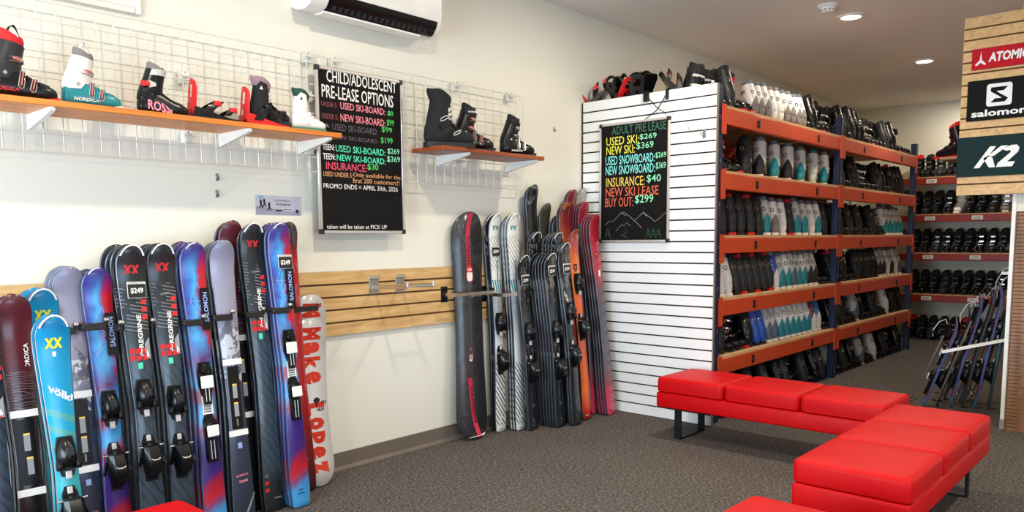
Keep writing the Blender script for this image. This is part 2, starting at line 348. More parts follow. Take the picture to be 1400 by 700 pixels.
def ski_boot(name, shell, cuff, liner, buckle, lever, sole, nb=2, ns=2, hi=True, strap=None, loop=None, toe=None, collar=.038):
    """parts of one ski boot as meshes: toe towards +X, sole on z = 0"""
    P = {}; N = 18 if hi else 12; T = [2*PI*j/N for j in range(N)]
    b = MB(); xs = [t[0] for t in SHELL]
    if hi: xs = sorted(xs+[.015, .048, .083, .12])
    b.loft([[sec(x, a) for a in T] for x in xs], shell)
    if hi:                                            # overlap edge along the instep and a toe ridge
        b.tube([sec(.03+.012*i, PI/2+.5-.02*i, .002) for i in range(12)], .003, shell, 5)
    P['lower_shell'] = b.mesh('lower_shell', 50)
    b = MB(); rows = []
    for k in range(7):
        t = k/6; rows.append([cring(.100+t*(cuff_top(a)-.100)+(.030 if abs(math.cos(a)) > -1 and math.cos(a) > .3 else 0)*(1-t), a, .004) for a in T])
    rows.append([cring(cuff_top(a)-.002, a, -.004) for a in T]); rows.append([cring(cuff_top(a)-.03, a, -.006) for a in T])
    b.loft(rows, cuff, cap=False)
    for sgn in (1, -1): b.M = Matrix.Translation((-.035, sgn*.054, .125)) @ Matrix.Rotation(PI/2, 4, 'X'); b.lathe([(.0, .004), (.009, .004), (.011, 0), (.011, -.004), (0, -.004)], buckle, 10); b.M = None
    P['cuff'] = b.mesh('cuff', 50)
    b = MB(); rows = []
    ct = lambda a: cuff_top(a)+collar*(.75+.25*(-math.cos(a)))+(.012 if math.cos(a) > .6 else 0)
    for k in range(4):
        rows.append([cring(cuff_top(a)-.02+(ct(a)-cuff_top(a)+.02)*k/3, a, -.007+.004*math.sin(PI*k/3)) for a in T])
    rows.append([cring(ct(a)+.004, a, -.014) for a in T]); rows.append([cring(ct(a)-.004, a, -.022) for a in T]); rows.append([cring(.20, a, -.026) for a in T])
    b.loft(rows, liner); P['liner'] = b.mesh('liner', 60)
    b = MB()
    b.prism([(-.104, 0), (-.04, 0), (-.035, .016), (-.106, .022)], lambda u, w, t: (u, t, w), -.033, .033, sole)
    b.prism([(.085, 0), (.195, .004), (.206, .010), (.204, .026), (.16, .024), (.09, .016)], lambda u, w, t: (u, t, w), -.034, .034, sole)
    b.prism([(-.05, .008), (.1, .008), (.1, .018), (-.05, .018)], lambda u, w, t: (u, t, w), -.03, .03, sole)
    P['sole'] = b.mesh('sole')
    if not hi:                                        # heel spoiler and maker's mark seen on racked boots
        b = MB(); b.loft([[cring(.098+.016*k, PI+.95*(1-k/5.6)*u, .0062) for u in (-1, -.5, 0, .5, 1)] for k in range(6)], shell, cap=False, close=False); P['heel_spoiler'] = b.mesh('heel_spoiler')
        b = MB(); mk = LVS if sum(lin_of(cuff)) < .6 else PGRY
        for zc, q in ((.215, .016),): b.tube([cring(zc+q*math.sin(2*PI*j/8), PI-.35+q*15*math.cos(2*PI*j/8), .006) for j in range(8)], .0028, mk, 4, True)
        P['heel_mark'] = b.mesh('heel_mark')
    for i in range(nb):                               # cuff buckles
        z = (.160, .222)[i] if nb == 2 else .200; b = MB(); A = [-1.75+3.5*j/13 for j in range(14)]
        b.loft([[cring(z+dz-.012*math.cos(a), a, g_) for dz, g_ in ((-.008, .006), (.008, .006), (.008, .010), (-.008, .010))] for a in A], shell if i else cuff)
        p = Vector(cring(z, -1.15, .012)); q = Vector(cring(z-.006, -.35, .013))
        b.bar(p+(q-p)*.0, p+(q-p)*.62, .006, .017, lever, (0, 0, 1)); b.bar(p, p+Vector((-.03, .004, 0)), .005, .013, lever)
        b.bar(p+(q-p)*.55, q, .005, .012, buckle)
        for j in range(5): a = -.30+.16*j; c0 = Vector(cring(z-.011, a, .012)); b.tube([c0+Vector((0, 0, -.008)), c0+Vector((0, 0, .008))], .0032, buckle, 5)
        if hi:
            for dz in (-.010, .010): b.tube([Vector(cring(z+dz-.006, a, .011)) for a in (-1.5, -1.2, -.9, -.6)], .0018, buckle, 5)
        P['buckle'+'%d' % i] = b.mesh('buckle')
    for i in range(ns):                               # instep buckles on the lower shell
        x = (.042, .092)[i]; b = MB(); A = [PI/2+1.15-2.3*j/9 for j in range(10)]
        b.loft([[Vector(sec(x+dx+.016*math.sin(a-PI/2), a, g_)) for dx, g_ in ((-.009, .002), (.009, .002), (.009, .006), (-.009, .006))] for a in A], shell)
        p = Vector(sec(x-.004, PI+1.02+PI/2-1.9*0, .008)) if False else Vector(sec(x-.012, -.15, .008)); p.y = -abs(p.y); q = Vector(sec(x+.004, PI/2-.55, .010)); q.y = -abs(q.y)
        b.bar(p, p+(q-p)*.95, .022, .006, lever, (0, 0, 1) if abs((q-p).normalized().z) < .9 else (1, 0, 0))
        b.tube([p+Vector((-.012, -.002, 0)), p+Vector((-.004, -.004, -.014)), p+Vector((.010, -.004, -.010)), p+(q-p)*.4+Vector((.012, -.004, 0)), q+Vector((.010, -.003, 0)), q+Vector((-.010, -.003, .002)), p+Vector((-.012, -.002, 0))], .003, buckle, 5)
        for j in range(4): a = PI/2-.05-.17*j+.4; c0 = Vector(sec(x+.010, a, .008)); b.tube([c0+Vector((-.008, 0, 0)), c0+Vector((.008, 0, 0))], .003, buckle, 5)
        P['buckle'+'%d' % (i+4)] = b.mesh('buckle')
    if strap:
        b = MB(); A = [-2.3+4.6*j/15 for j in range(16)]
        b.loft([[cring(cuff_top(a)-.018+dz, a, g_) for dz, g_ in ((-.012, .005), (.014, .005), (.014, .009), (-.012, .009))] for a in A], strap); P['power_strap'] = b.mesh('power_strap')
    if loop:
        b = MB(); pts = [Vector((-.020+.075*i/10, -.034+.05*i/10, .300-.012*i/10+.072*math.sin(PI*i/10)**.8)) for i in range(11)]
        b.loft([[p+Vector((dx*math.cos(-.5+2.6*i/10), dy, dx*math.sin(-.5+2.6*i/10))) for dx, dy in ((-.0055, -.003), (.0055, -.003), (.0055, .003), (-.0055, .003))] for i, p in enumerate(pts)], loop); P['pull_loop'] = b.mesh('pull_loop')
    return P
def boot_obj(name, P, label, cat, M, group=None, part_labels={}):
    r = thing(name, label, cat, (0, 0, 0), 0, group); r.matrix_world = M
    for k, me in P.items(): link(k.rstrip('0123456789'), me, r, label=part_labels.get(k))
    return r
def place(x, y, z, yaw=0, s=1.0, tilt=0.0):
    return Matrix.Translation((x, y, z)) @ Matrix.Rotation(yaw, 4, 'Z') @ Matrix.Rotation(tilt, 4, 'Y') @ Matrix.Scale(s, 4)
def side_text(r, s, x0, x1, z, h, m, y, slope=0, bold=.02, shear=.25):
    b = MB(); put_text(b, s, (x0, y, z), (x1-x0, -.0, slope*(x1-x0)), (0, .004, h), m, bold, shear)
    b.obj('lettering', r)
DG = 'boots and bindings on the long orange shelf'
# display boots, toes to the right
SY = 3.485
LVR = mat('lever_salmon', (214, 120, 112), .3, .3); LVS = mat('lever_silver', (214, 212, 208), .22, .9)
P1 = ski_boot('b1', PBLK, PGRY, FAB_R, LVS, LVR, PRED, nb=1, loop=FAB_B, collar=.055)
r1 = boot_obj('ski_boot', P1, 'black and grey ski boot with red lining and pull loop, leftmost on the orange shelf', 'ski boot', place(.985, SY, ZS, -.12, .77), DG)
side_text(r1, 'NORDICA', -.085, .02, .040, .022, INK['red'], -.0475)
P2 = ski_boot('b2', PTEAL, PLG, FAB_G, LVS, LVR, PW, nb=1, loop=FAB_W, collar=.045)
P2W = mat('boot_white', (226, 222, 218), .35)
P2 = ski_boot('b2', PTEAL, P2W, FAB_G, LVS, LVR, PW, nb=1, loop=FAB_W, collar=.045)
r2 = boot_obj('ski_boot', P2, 'teal and white ski boot with grey lining, second from left on the orange shelf', 'ski boot', place(1.240, SY, ZS, -.12, .715), DG)
side_text(r2, 'NORDICA', -.06, .07, .034, .020, INK['white'], -.0485)
P3 = ski_boot('b3', PBLK, PBLK, FAB_G, PGRY, PBLK, PBLK2, nb=0, ns=0, collar=.040)
r3 = boot_obj('ski_boot', P3, 'small black ski boot with big white lettering and red side buckle', 'ski boot', place(1.535, SY, ZS, -.12, .69), DG)
side_text(r3, 'ROSSI', -.062, .085, .035, .062, INK['pink'], -.0495, -.16, .03, .05)
b = MB(); b.rbox(-.100, -.045, -.064, -.05, .172, .205, PRED, .005); b.prism([(-.05, .165), (-.01, .178), (-.01, .196), (-.05, .210)], lambda u, w, t: (u, t, w), -.062, -.05, PLG); b.obj('buckle', r3, label='red side buckle')
b = MB(); A = [-2.2+4.4*j/15 for j in range(16)]
b.loft([[cring(.262+dz, a, g_) for dz, g_ in ((-.016, .003), (.022, .000), (.022, .006), (-.016, .008))] for a in A], PLG); b.obj('collar_band', r3, label='light grey collar band')

def snow_binding(name, label, M, frame, strapm, buck, group, empty=True):
    r = thing(name, label, 'snowboard binding', (0, 0, 0), 0, group); r.matrix_world = M
    b = MB(); base = [(-.115, -.055), (-.09, -.075), (.0, -.062), (.10, -.066), (.135, -.05), (.135, .05), (.10, .066), (.0, .062), (-.09, .075), (-.115, .055)]
    b.prism(base, lambda u, w, t: (u, w, t), 0, .02, PBLK if empty else frame)
    for s in (-1, 1): b.prism([(-.13, 0), (.08, 0), (.08, .022), (.0, .04), (-.06, .06), (-.13, .075), (-.145, .04)], lambda u, w, t: (u, t, w), s*.058-.006, s*.058+.006, PBLK if empty else frame)
    b.obj('baseplate', r)
    b = MB(); N = 9; rows = []                        # heel hoop
    b.loft([[(-.135-.022*math.cos(a)+(.0), .064*math.sin(a), z) for z in (.035, .06)]+[(-.125-.022*math.cos(a), .058*math.sin(a), z) for z in (.06, .035)] for a in [-PI/2+PI*j/10 for j in range(11)]], frame); b.obj('heel_hoop', r)
    b = MB()                                          # highback: curved plate with two openings
    def hb(u, w, t):
        a = u*1.25; return (-.118-.045*math.cos(a)*.6+.02*(w/.2)-t, .062*math.sin(a)*(1-.12*w/.2), .03+w)
    nu, nw = 10, 12; hole = lambda i, j: (6 <= j <= 9 and 3 <= i <= 6) or (2 <= j <= 3 and 4 <= i <= 5)
    top = lambda u: .205-.045*abs(u)**2.2
    vs = []; fs = []
    for t in (0, .007):
        for j in range(nw+1):
            for i in range(nu+1):
                u = -1+2*i/nu; vs.append(hb(u, top(u)*j/nw, t))
    S_ = (nu+1)*(nw+1); q = lambda i, j, l: l*S_+j*(nu+1)+i
    solid = lambda i, j: 0 <= i < nu and 0 <= j < nw and not hole(i, j)
    for j in range(nw):
        for i in range(nu):
            if not solid(i, j): continue
            fs.append((q(i, j, 0), q(i+1, j, 0), q(i+1, j+1, 0), q(i, j+1, 0))); fs.append((q(i, j, 1), q(i, j+1, 1), q(i+1, j+1, 1), q(i+1, j, 1)))
            for (di, dj, e0, e1) in ((0, -1, (i, j), (i+1, j)), (1, 0, (i+1, j), (i+1, j+1)), (0, 1, (i+1, j+1), (i, j+1)), (-1, 0, (i, j+1), (i, j))):
                if not solid(i+di, j+dj): fs.append((q(*e0, 0), q(*e0, 1), q(*e1, 1), q(*e1, 0)))
    b.add(vs, fs, frame); b.obj('highback', r)
    def strap(nm, x0, x1, h, w, m):
        b = MB(); A = [PI*j/12 for j in range(13)]
        b.loft([[(x0+(x1-x0)*math.sin(a)+dx, .068*math.cos(a)*(-1), .035+h*math.sin(a)**.7+dz) for dx, dz in ((-w, 0), (w, -.0), (w, .007), (-w, .007))] for a in A], m)
        a = .75; c0 = Vector((x0+(x1-x0)*math.sin(a), -.068*math.cos(a), .035+h*math.sin(a)**.7))
        b.rbox(c0.x-.022, c0.x+.022, c0.y-.014, c0.y+.004, c0.z-.012, c0.z+.018, buck, .004); b.obj(nm, r)
    strap('ankle_strap', -.07, .03, .085 if empty else .10, .026, strapm); strap('toe_strap', .05, .11, .045 if empty else .07, .016, strapm)
    return r
snow_binding('snowboard_binding', 'empty red and black snowboard binding on the orange shelf', place(1.805, SY, ZS, -.10, .80), PRED, PBLK, PRED, DG)
def soft_boot(name, label, M, upper, soleM, cuffM, lace, ghillie, group, hi=1.0, patch=None):
    r = thing(name, label, 'snowboard boot', (0, 0, 0), 0, group); r.matrix_world = M
    N = 18; T = [2*PI*j/N for j in range(N)]
    b = MB(); b.loft([[(p[0], p[1]*1.12, p[2]+.012) for p in (sec(t[0], a) for a in T)] for t in SHELL], upper)
    b.loft([[(-.035+.012*k/6*1.5+(.076-.004*k)*math.cos(a), (.056+.0012*k)*math.sin(a), .10+(.185*hi)*k/6+(.02*(-math.cos(a)) if k == 6 else 0)) for a in T] for k in range(7)], upper); b.obj('boot_upper', r)
    b = MB(); b.loft([[(x, y*1.15, z) for x, y, z in [(sec(t[0], a)[0]*1.02, sec(t[0], a)[1], zz) for a in T]] for zz in (0,) for t in SHELL] if False else
                     [[(x*1.04, w*1.2, z) for x, w in [(t[0], t[1]) for t in SHELL]+[(t[0], -t[1]) for t in reversed(SHELL)]] for z in (0, .022, .03)], soleM); b.obj('sole', r)
    b = MB(); zt = .285*hi if hi < 1 else .285
    top = .10+.185*hi
    b.loft([[(-.018+rr*math.cos(a), rr*.80*math.sin(a), top+dz+.020*(-math.cos(a))+.006*math.sin(3*a)) for a in T] for rr, dz in ((.064, -.03), (.073, .0), (.076, .022), (.068, .034), (.055, .028), (.05, -.05))], cuffM); b.obj('liner_cuff', r)
    b = MB()
    for k in range(5):
        z = .15+.028*k*hi; x = .045-.004*k
        if z > top-.01: break
        b.tube([(x, -.034, z), (x+.018, -.012, z+.010), (x+.019, .012, z+.004), (x, .034, z+.012)], .0025, lace, 5)
    for k in range(4):
        x = .055+.022*k; p0, p1, p2 = Vector(sec(x, PI/2+.7, .018)), Vector(sec(x+.01, PI/2, .016)), Vector(sec(x, PI/2-.7, .018)); b.tube([p0, p1, p2], .0025, lace, 5)
    b.obj('laces', r)
    b = MB(); b.bar((-.03, -.060, .115), (.045, -.047, .150), .006, .028, ghillie, (0, 0, 1)); b.bar((.02, -.058, .06), (.075, -.042, .105), .006, .022, ghillie)
    b.loft([[(p[0], p[1]*1.15, p[2]+.012) for p in (sec(.05+dx+.02*math.sin(a-PI/2), a, g_) for dx, g_ in ((-.014, .004), (.014, .004), (.014, .008), (-.014, .008)))] for a in [PI/2+1.2-2.4*j/9 for j in range(10)]], ghillie); b.obj('ankle_harness', r)
    if lace is PBLK2:
        for (x, z, q, ya) in ((-.005, .165, .020, -.064), (.075, .085, .018, -.060)):
            b = MB(); b.tube([(x+q*1.25*math.cos(2*PI*j/10)+.010*math.sin(2*PI*j/10), ya, z+q*.72*math.sin(2*PI*j/10)+.008*math.cos(2*PI*j/10)) for j in range(10)], .003, PLG, 5, True); b.obj('strap_loop', r, label='grey strap loop')
    if patch:
        b = MB(); b.prism([(-.012, 0), (.012, 0), (.0, .024)], lambda u, w, t: (-.04+u, t, top-.05+w), -.064, -.056, patch); b.obj('logo_patch', r)
    return r
snow_binding('snowboard_binding', 'red snowboard binding strapped around a small black snowboard boot', place(2.065, SY, ZS, -.10, .80), PRED, PBLK, PBLK, DG, False)
soft_boot('snowboard_boot', 'small black snowboard boot standing in the red binding', place(2.060, SY, ZS+.017, -.10, .66), FAB_B, PBLK2, mat('fabric_mauve', (146, 116, 122), .8), INK['grey'], PBLK, DG, 1.05, INK['white'])
soft_boot('snowboard_boot', 'small white snowboard boot with dark green lining, at right end of the orange shelf', place(2.262, 3.455, ZS, -.12, .60), FAB_W, mat('sole_green', (60, 128, 96), .6), FAB_DG, FAB_W, PW, DG, 1.1, INK['black'])
DG2 = 'black boots on the short reddish shelf'
soft_boot('snowboard_boot', 'tall matte black snowboard boot at left end of the reddish shelf', place(3.235, 3.470, ZS, -.45, 1.0), FAB_B, PBLK2, FAB_B, PBLK2, PBLK, DG2, 1.05)
P4 = ski_boot('b4', PBLK, PBLK, FAB_B, LVS, LVR, PBLK2, collar=.045, strap=FAB_B)
r4 = boot_obj('ski_boot', P4, 'black ski boot with red and silver buckles, middle of the reddish shelf', 'ski boot', place(3.455, 3.475, ZS, -.42, .86), DG2)
side_text(r4, 'NORDICA', -.02, .05, .262, .012, INK['white'], -.068)
P5 = ski_boot('b5', PBLK, PBLK, FAB_B, LVS, LVS, PBLK2, collar=.040, strap=FAB_B)
r5 = boot_obj('ski_boot', P5, 'black ski boot with silver buckles, at right end of the reddish shelf', 'ski boot', place(3.865, 3.470, ZS, -.40, .80), DG2)
side_text(r5, 'NORDICA', -.03, .07, .030, .016, INK['white'], -.050)

# ------------------------------------------------------------------ rack of boots
RX = (5.045, 7.43, 9.87)
LEV = (2.262, 1.812, 1.358, .908, .482)
RYF, RYB = 2.575, 3.66
def ordn(i): return ['first', 'second', 'third', 'fourth', 'fifth', 'sixth', 'seventh', 'eighth', 'ninth', 'tenth', 'eleventh', 'twelfth', 'thirteenth', 'fourteenth', 'fifteenth', 'sixteenth', 'seventeenth', 'eighteenth', 'nineteenth', 'twentieth', 'twenty-first', 'twenty-second', 'twenty-third'][i]
rk = thing('boot_rack', 'tall boot rack with orange beams and navy posts behind the white slat panel', 'rack', (RX[0], RYF, 0))
RO = Vector((RX[0], RYF, 0))
for i, x in enumerate(RX):
    for y in (RYF+.035, RYB-.03):
        top = 2.40 if i != 1 else 2.43
        b = MB(); u = x-RO.x; v = y-RO.y
        b.box(u-.036, u+.036, v-.03, v-.026, 0.006, top, NAVY); b.box(u-.036, u-.032, v-.03, v+.03, 0.006, top, NAVY); b.box(u+.032, u+.036, v-.03, v+.03, 0.006, top, NAVY)
        for k in range(int(top/.1)): b.M = None; b.box(u-.006, u+.006, v-.0312, v-.030, .06+k*.1, .09+k*.1, PLATE if k % 3 == 0 else GROOVE)
        po = b.obj('post', rk)
        b = MB(); b.box(u-.055, u+.055, v-.05, v+.05, 0, .006, PLATE); b.tube([(u+.045, v-.04, .004), (u+.045, v-.04, .03)], .009, PLATE); b.obj('foot_plate', po)
for i in (0, 1):
    xa, xb = RX[i]-RO.x+.036, RX[i+1]-RO.x-.036
    for z in LEV:
        for y in (0, RYB-RYF-.045):
            b = MB(); b.rbox(xa, xb, y, y+.045, z-.130, z-.018, ORANGE, .005, 1)
            for x in (xa, xb): b.box(x-.03 if x == xb else x-.034, x+.034 if x == xb else x+.03, y-.006, y, z-.20, z+.005, ORANGE)
            bo = b.obj('beam', rk)
            if y == 0:
                for f in (.24, .76):
                    b = MB(); x = xa+(xb-xa)*f; b.rbox(x-.020, x+.020, -.005, 0, z-.105, z-.045, PBLK, .004, 1); b.rbox(x-.012, x+.012, -.007, -.004, z-.090, z-.062, PGRY, .002, 1); b.obj('safety_clip', bo)
        b = MB(); b.box(xa+.002, xb-.002, .002, RYB-RYF-.002, z-.018, z, PLY); b.obj('shelf_deck', rk)
SCH = {}
def scheme(k):
    if k in SCH: return SCH[k]
    W_ = P2W; d = dict(
        black=(PBLK, PBLK, FAB_B, LVS, LVS, PBLK2), dark=(PGRY, mat('plastic_slate', (36, 36, 39), .42, spec=.3), FAB_B, LVS, PBLK, PBLK2), darkred=(PGRY, PGRY, FAB_R, LVS, PRED, PRED), blackred=(PBLK, PBLK, FAB_R, LVS, PRED, PRED),
        red=(PBLK, PRED, FAB_B, LVS, PBLK, PRED), white=(W_, W_, FAB_G, LVS, LVS, PW), whitegrey=(FAB_G, W_, mat('fabric_slate', (104, 112, 120), .8), LVS, LVS, PW),
        greywhite=(PGRY, PLG, mat('fabric_slate', (104, 112, 120), .8), LVS, LVS, PW), greyteal=(PTEAL, PLG, mat('fabric_slate', (104, 112, 120), .8), LVS, LVS, PW), whiteteal=(PTEAL, W_, FAB_G, LVS, LVS, PW), greyslate=(mat('plastic_steelblue', (84, 100, 120), .35), PLG, FAB_G, LVS, LVS, PW),
        blue=(PBLU, PBLU, FAB_B, LVS, PRED, PBLK2), bluewhite=(W_, PBLU, FAB_G, LVS, LVS, PW), purple=(W_, PPUR, FAB_G, LVS, LVS, PW), cyanwhite=(W_, mat('plastic_cyan', (40, 120, 170), .35), FAB_G, LVS, LVS, PW), tealliner=(PLG, PLG, mat('fabric_teal', (20, 110, 116), .7), LVS, PTEAL, PW))
    SCH[k] = ski_boot(k, *d[k], nb=2, ns=2, hi=False, strap=(FAB_B if k in ('black', 'dark', 'blackred', 'darkred') else None), collar=.030); return SCH[k]
CNAME = dict(black='black', dark='charcoal', darkred='charcoal and red', blackred='black and red', red='red and black', white='white', whitegrey='white and grey', greywhite='light grey and charcoal', greyteal='grey and teal', whiteteal='white and teal',
             greyslate='grey and slate blue', blue='blue', bluewhite='blue and white', purple='purple and white', cyanwhite='light blue and white', tealliner='grey boot with teal lining,')
PROTO = {}
def rack_boot(k, M, label, group):
    if k not in PROTO:
        PROTO[k] = boot_obj('ski_boot', scheme(k), label, 'ski boot', M, group)
    else: dup(PROTO[k], M, label, group)
ROWS1 = [  # near bay, top shelf first
    'black black dark red red whitegrey whitegrey whitegrey white white whitegrey whitegrey whitegrey whitegrey black black blackred black black',
    'blackred red dark greywhite greyteal greywhite greyteal tealliner whiteteal',
    'darkred dark darkred dark darkred dark greyteal whitegrey white darkred greyteal greyteal white whiteteal dark',
    'dark white white dark darkred dark darkred dark darkred bluewhite greyteal whiteteal greyslate greyteal whiteteal greywhite greywhite black black',
    'red dark black black blackred black blue blue greyslate greyslate whiteteal whiteteal whiteteal whiteteal whiteteal whiteteal purple cyanwhite black',
    'black black dark black black dark black dark black black dark black black dark black black dark']
ROWS2 = ['black black black dark black black black blackred black black black dark black black blackred black black black',
         'black dark black black dark black black black black dark black black blackred black black dark black',
         'dark dark black dark black dark black black dark black black whiteteal whiteteal whiteteal whiteteal whiteteal black',
         'darkred black dark black black dark black dark black black greywhite greywhite white greywhite white greyslate black',
         'black black dark black black greyslate black black black dark black black white black black black dark',
         'greyslate black black dark black black black greyslate black black white black black dark black black black black']
LVN = ['top shelf', 'second shelf', 'third shelf', 'fourth shelf', 'fifth shelf', 'floor row']
for bay, ROWS in enumerate((ROWS1, ROWS2)):
    for li, row in enumerate(ROWS):
        ks = row.split(); xa, xb = RX[bay]+.105, RX[bay+1]-.105; z = LEV[li] if li < 5 else 0.0; n = len(ks)
        for i, k in enumerate(ks):
            x = xa+(xb-xa)*i/(n-1)+random.uniform(-.004, .004); front = k in ('black', 'blackred', 'red') and random.random() < .75
            s = random.uniform(.94, 1.0) if li else random.uniform(.98, 1.12)
            if li == 0 and k in ('white', 'whitegrey'): s = random.uniform(.86, .95)
            yw = -PI/2 if front else ((1.25, .50, 1.0, 1.3, 1.3, 1.4)[li] if bay == 0 else 1.35)
            if front and bay == 0 and li == 1: yw = -.9
            yw += random.uniform(-.05, .05)
            y = RYF+.012+((.205*-math.sin(yw) if front else .115*math.sin(yw))+.055*abs(math.cos(yw)))*s+.03
            M = place(x, y, z, yw, s)
            rack_boot(k, M, '%s ski boot, %s from %s, %s of %s bay' % (CNAME[k].replace(' boot with teal lining,', ' teal-lined'), ordn(i), 'white panel' if bay == 0 else 'middle post', LVN[li], 'near' if bay == 0 else 'far'),
                      'ski boots on the %s, %s bay of the orange rack' % (LVN[li], 'near' if bay == 0 else 'far'))
# back rack along the far wall
BX, BY0, BY1 = 10.95, 1.0, 3.30
br = thing('boot_rack', 'dim boot rack with red beams along the far wall', 'rack', (BX, BY0, 0))
BL = (2.09, 1.62, 1.13, .60)
for y in (BY0, BY1):
    for x in (0.03, .36):
        b = MB(); v = y-BY0; b.box(x-.03, x+.03, v-.035, v+.035, 0.0, 2.2, NAVY); b.obj('post', br)
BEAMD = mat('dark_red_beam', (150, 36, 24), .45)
for z in BL:
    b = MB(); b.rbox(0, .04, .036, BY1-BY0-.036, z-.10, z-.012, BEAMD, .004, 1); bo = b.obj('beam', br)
    for y in (1.68, 1.15):
        b = MB(); b.box(-.003, 0, y-.06, y+.06, z-.08, z-.03, PW); put_text(b, 'SIZE', (-.0035, y+.04, z-.07), (0, -.08, 0), (0, 0, .028), INK['black']); b.obj('shelf_tag', bo)
    b = MB(); b.box(.002, .38, .036, BY1-BY0-.036, z-.012, z, PLY); b.obj('shelf_deck', br)
BROW = {2.09: 'blackred black dark black blackred black black dark black', 1.62: 'black dark black black white black black dark whitegrey', 1.13: 'black black dark black black black black dark black', .60: 'black black black dark black black black black black', 0.0: 'blackred black dark black black blackred black black black'}
for li, z in enumerate(list(BL)+[0.0]):
    for i, k in enumerate(BROW[z].split()):
        M = place(BX+.02+.20, 2.88-.125*i, z, PI+random.uniform(-.1, .1), .95)
        rack_boot(k, M, '%s ski boot, %s from left, %s of the far wall rack' % (CNAME[k], ordn(i), LVN[li] if z else 'floor row'), 'ski boots on the %s of the far wall rack' % LVN[li])
# snowboard bindings heaped on the rack behind the white panel
BG = 'snowboard bindings heaped on top of the rack'
for (x, y, yaw, tilt, zz, lb, fr, bk) in (
        (5.17, 3.56, -1.4, .0, 2.2625, 'lower red snowboard binding at the wall end of the heap above the white panel', PRED, PRED),
        (5.17, 3.33, -1.4, .0, 2.2625, 'lower black snowboard binding second from the wall under the heap', PBLK, PRED),
        (5.17, 3.10, -1.6, .0, 2.2625, 'lower charcoal snowboard binding in the middle under the heap', PGRY, PBLK),
        (5.17, 2.88, -1.5, .0, 2.2625, 'lower black snowboard binding at the aisle end under the heap', PBLK, PBLK),
        (5.10, 3.60, -1.0, -.85, 2.45, 'upper black and red snowboard binding at the wall end above the white panel', PRED, PRED),
        (5.10, 3.42, 2.6, -.9, 2.46, 'upper snowboard binding with bright red buckles above the white panel', PBLK, PRED),
        (5.10, 3.22, -2.0, -.95, 2.45, 'upper dark snowboard binding with grey frame in the middle of the heap', PGRY, PBLK),
        (5.08, 3.50, 1.2, -.75, 2.46, 'red and black snowboard binding lying on its back near the wall end of the heap', PRED, PBLK),
        (5.10, 3.31, .6, -.8, 2.46, 'grey snowboard binding with red ankle buckle left of the middle of the heap', PGRY, PRED),
        (5.10, 3.03, 2.2, -.95, 2.44, 'upper black snowboard binding at the aisle end of the heap', PBLK, PRED)):
    snow_binding('snowboard_binding', lb, place(x, y, zz, yaw, .92 if zz > 2.3 else .72, tilt), fr, PBLK if fr is not PBLK else PGRY, bk, BG)

# ------------------------------------------------------------------ chalkboards
def fit_line(mb, segs, o_of, bold=.012):
    for s, (xl, yt, yb, xr), ink in segs: o_of(mb, s, xl, yt, yb, xr, ink, bold)
FR = mat('board_frame', (206, 200, 196), .3, .5)
def board(name, label, w, h, loc, yaw, frame_w=.018):
    r = thing(name, label, 'chalkboard', loc, yaw)
    b = MB(); b.box(.005, w-.005, .004, .016, .005, h-.005, CHALK); b.obj('writing_surface', r)
    b = MB()
    for x0, x1, z0, z1 in ((0, frame_w, .02, h-.02), (w-frame_w, w, .02, h-.02), (.02, w-.02, 0, frame_w), (.02, w-.02, h-frame_w, h)): b.rbox(x0, x1, 0, .018, z0, z1, FR, .003, 1)
    b.obj('frame', r)
    for x in (0, w-.026):
        for z in (0, h-.026): b = MB(); b.rbox(x-.002, x+.028, -.002, .02, z-.002, z+.028, PGRY, .004, 1); b.obj('corner_cap', r)
    return r
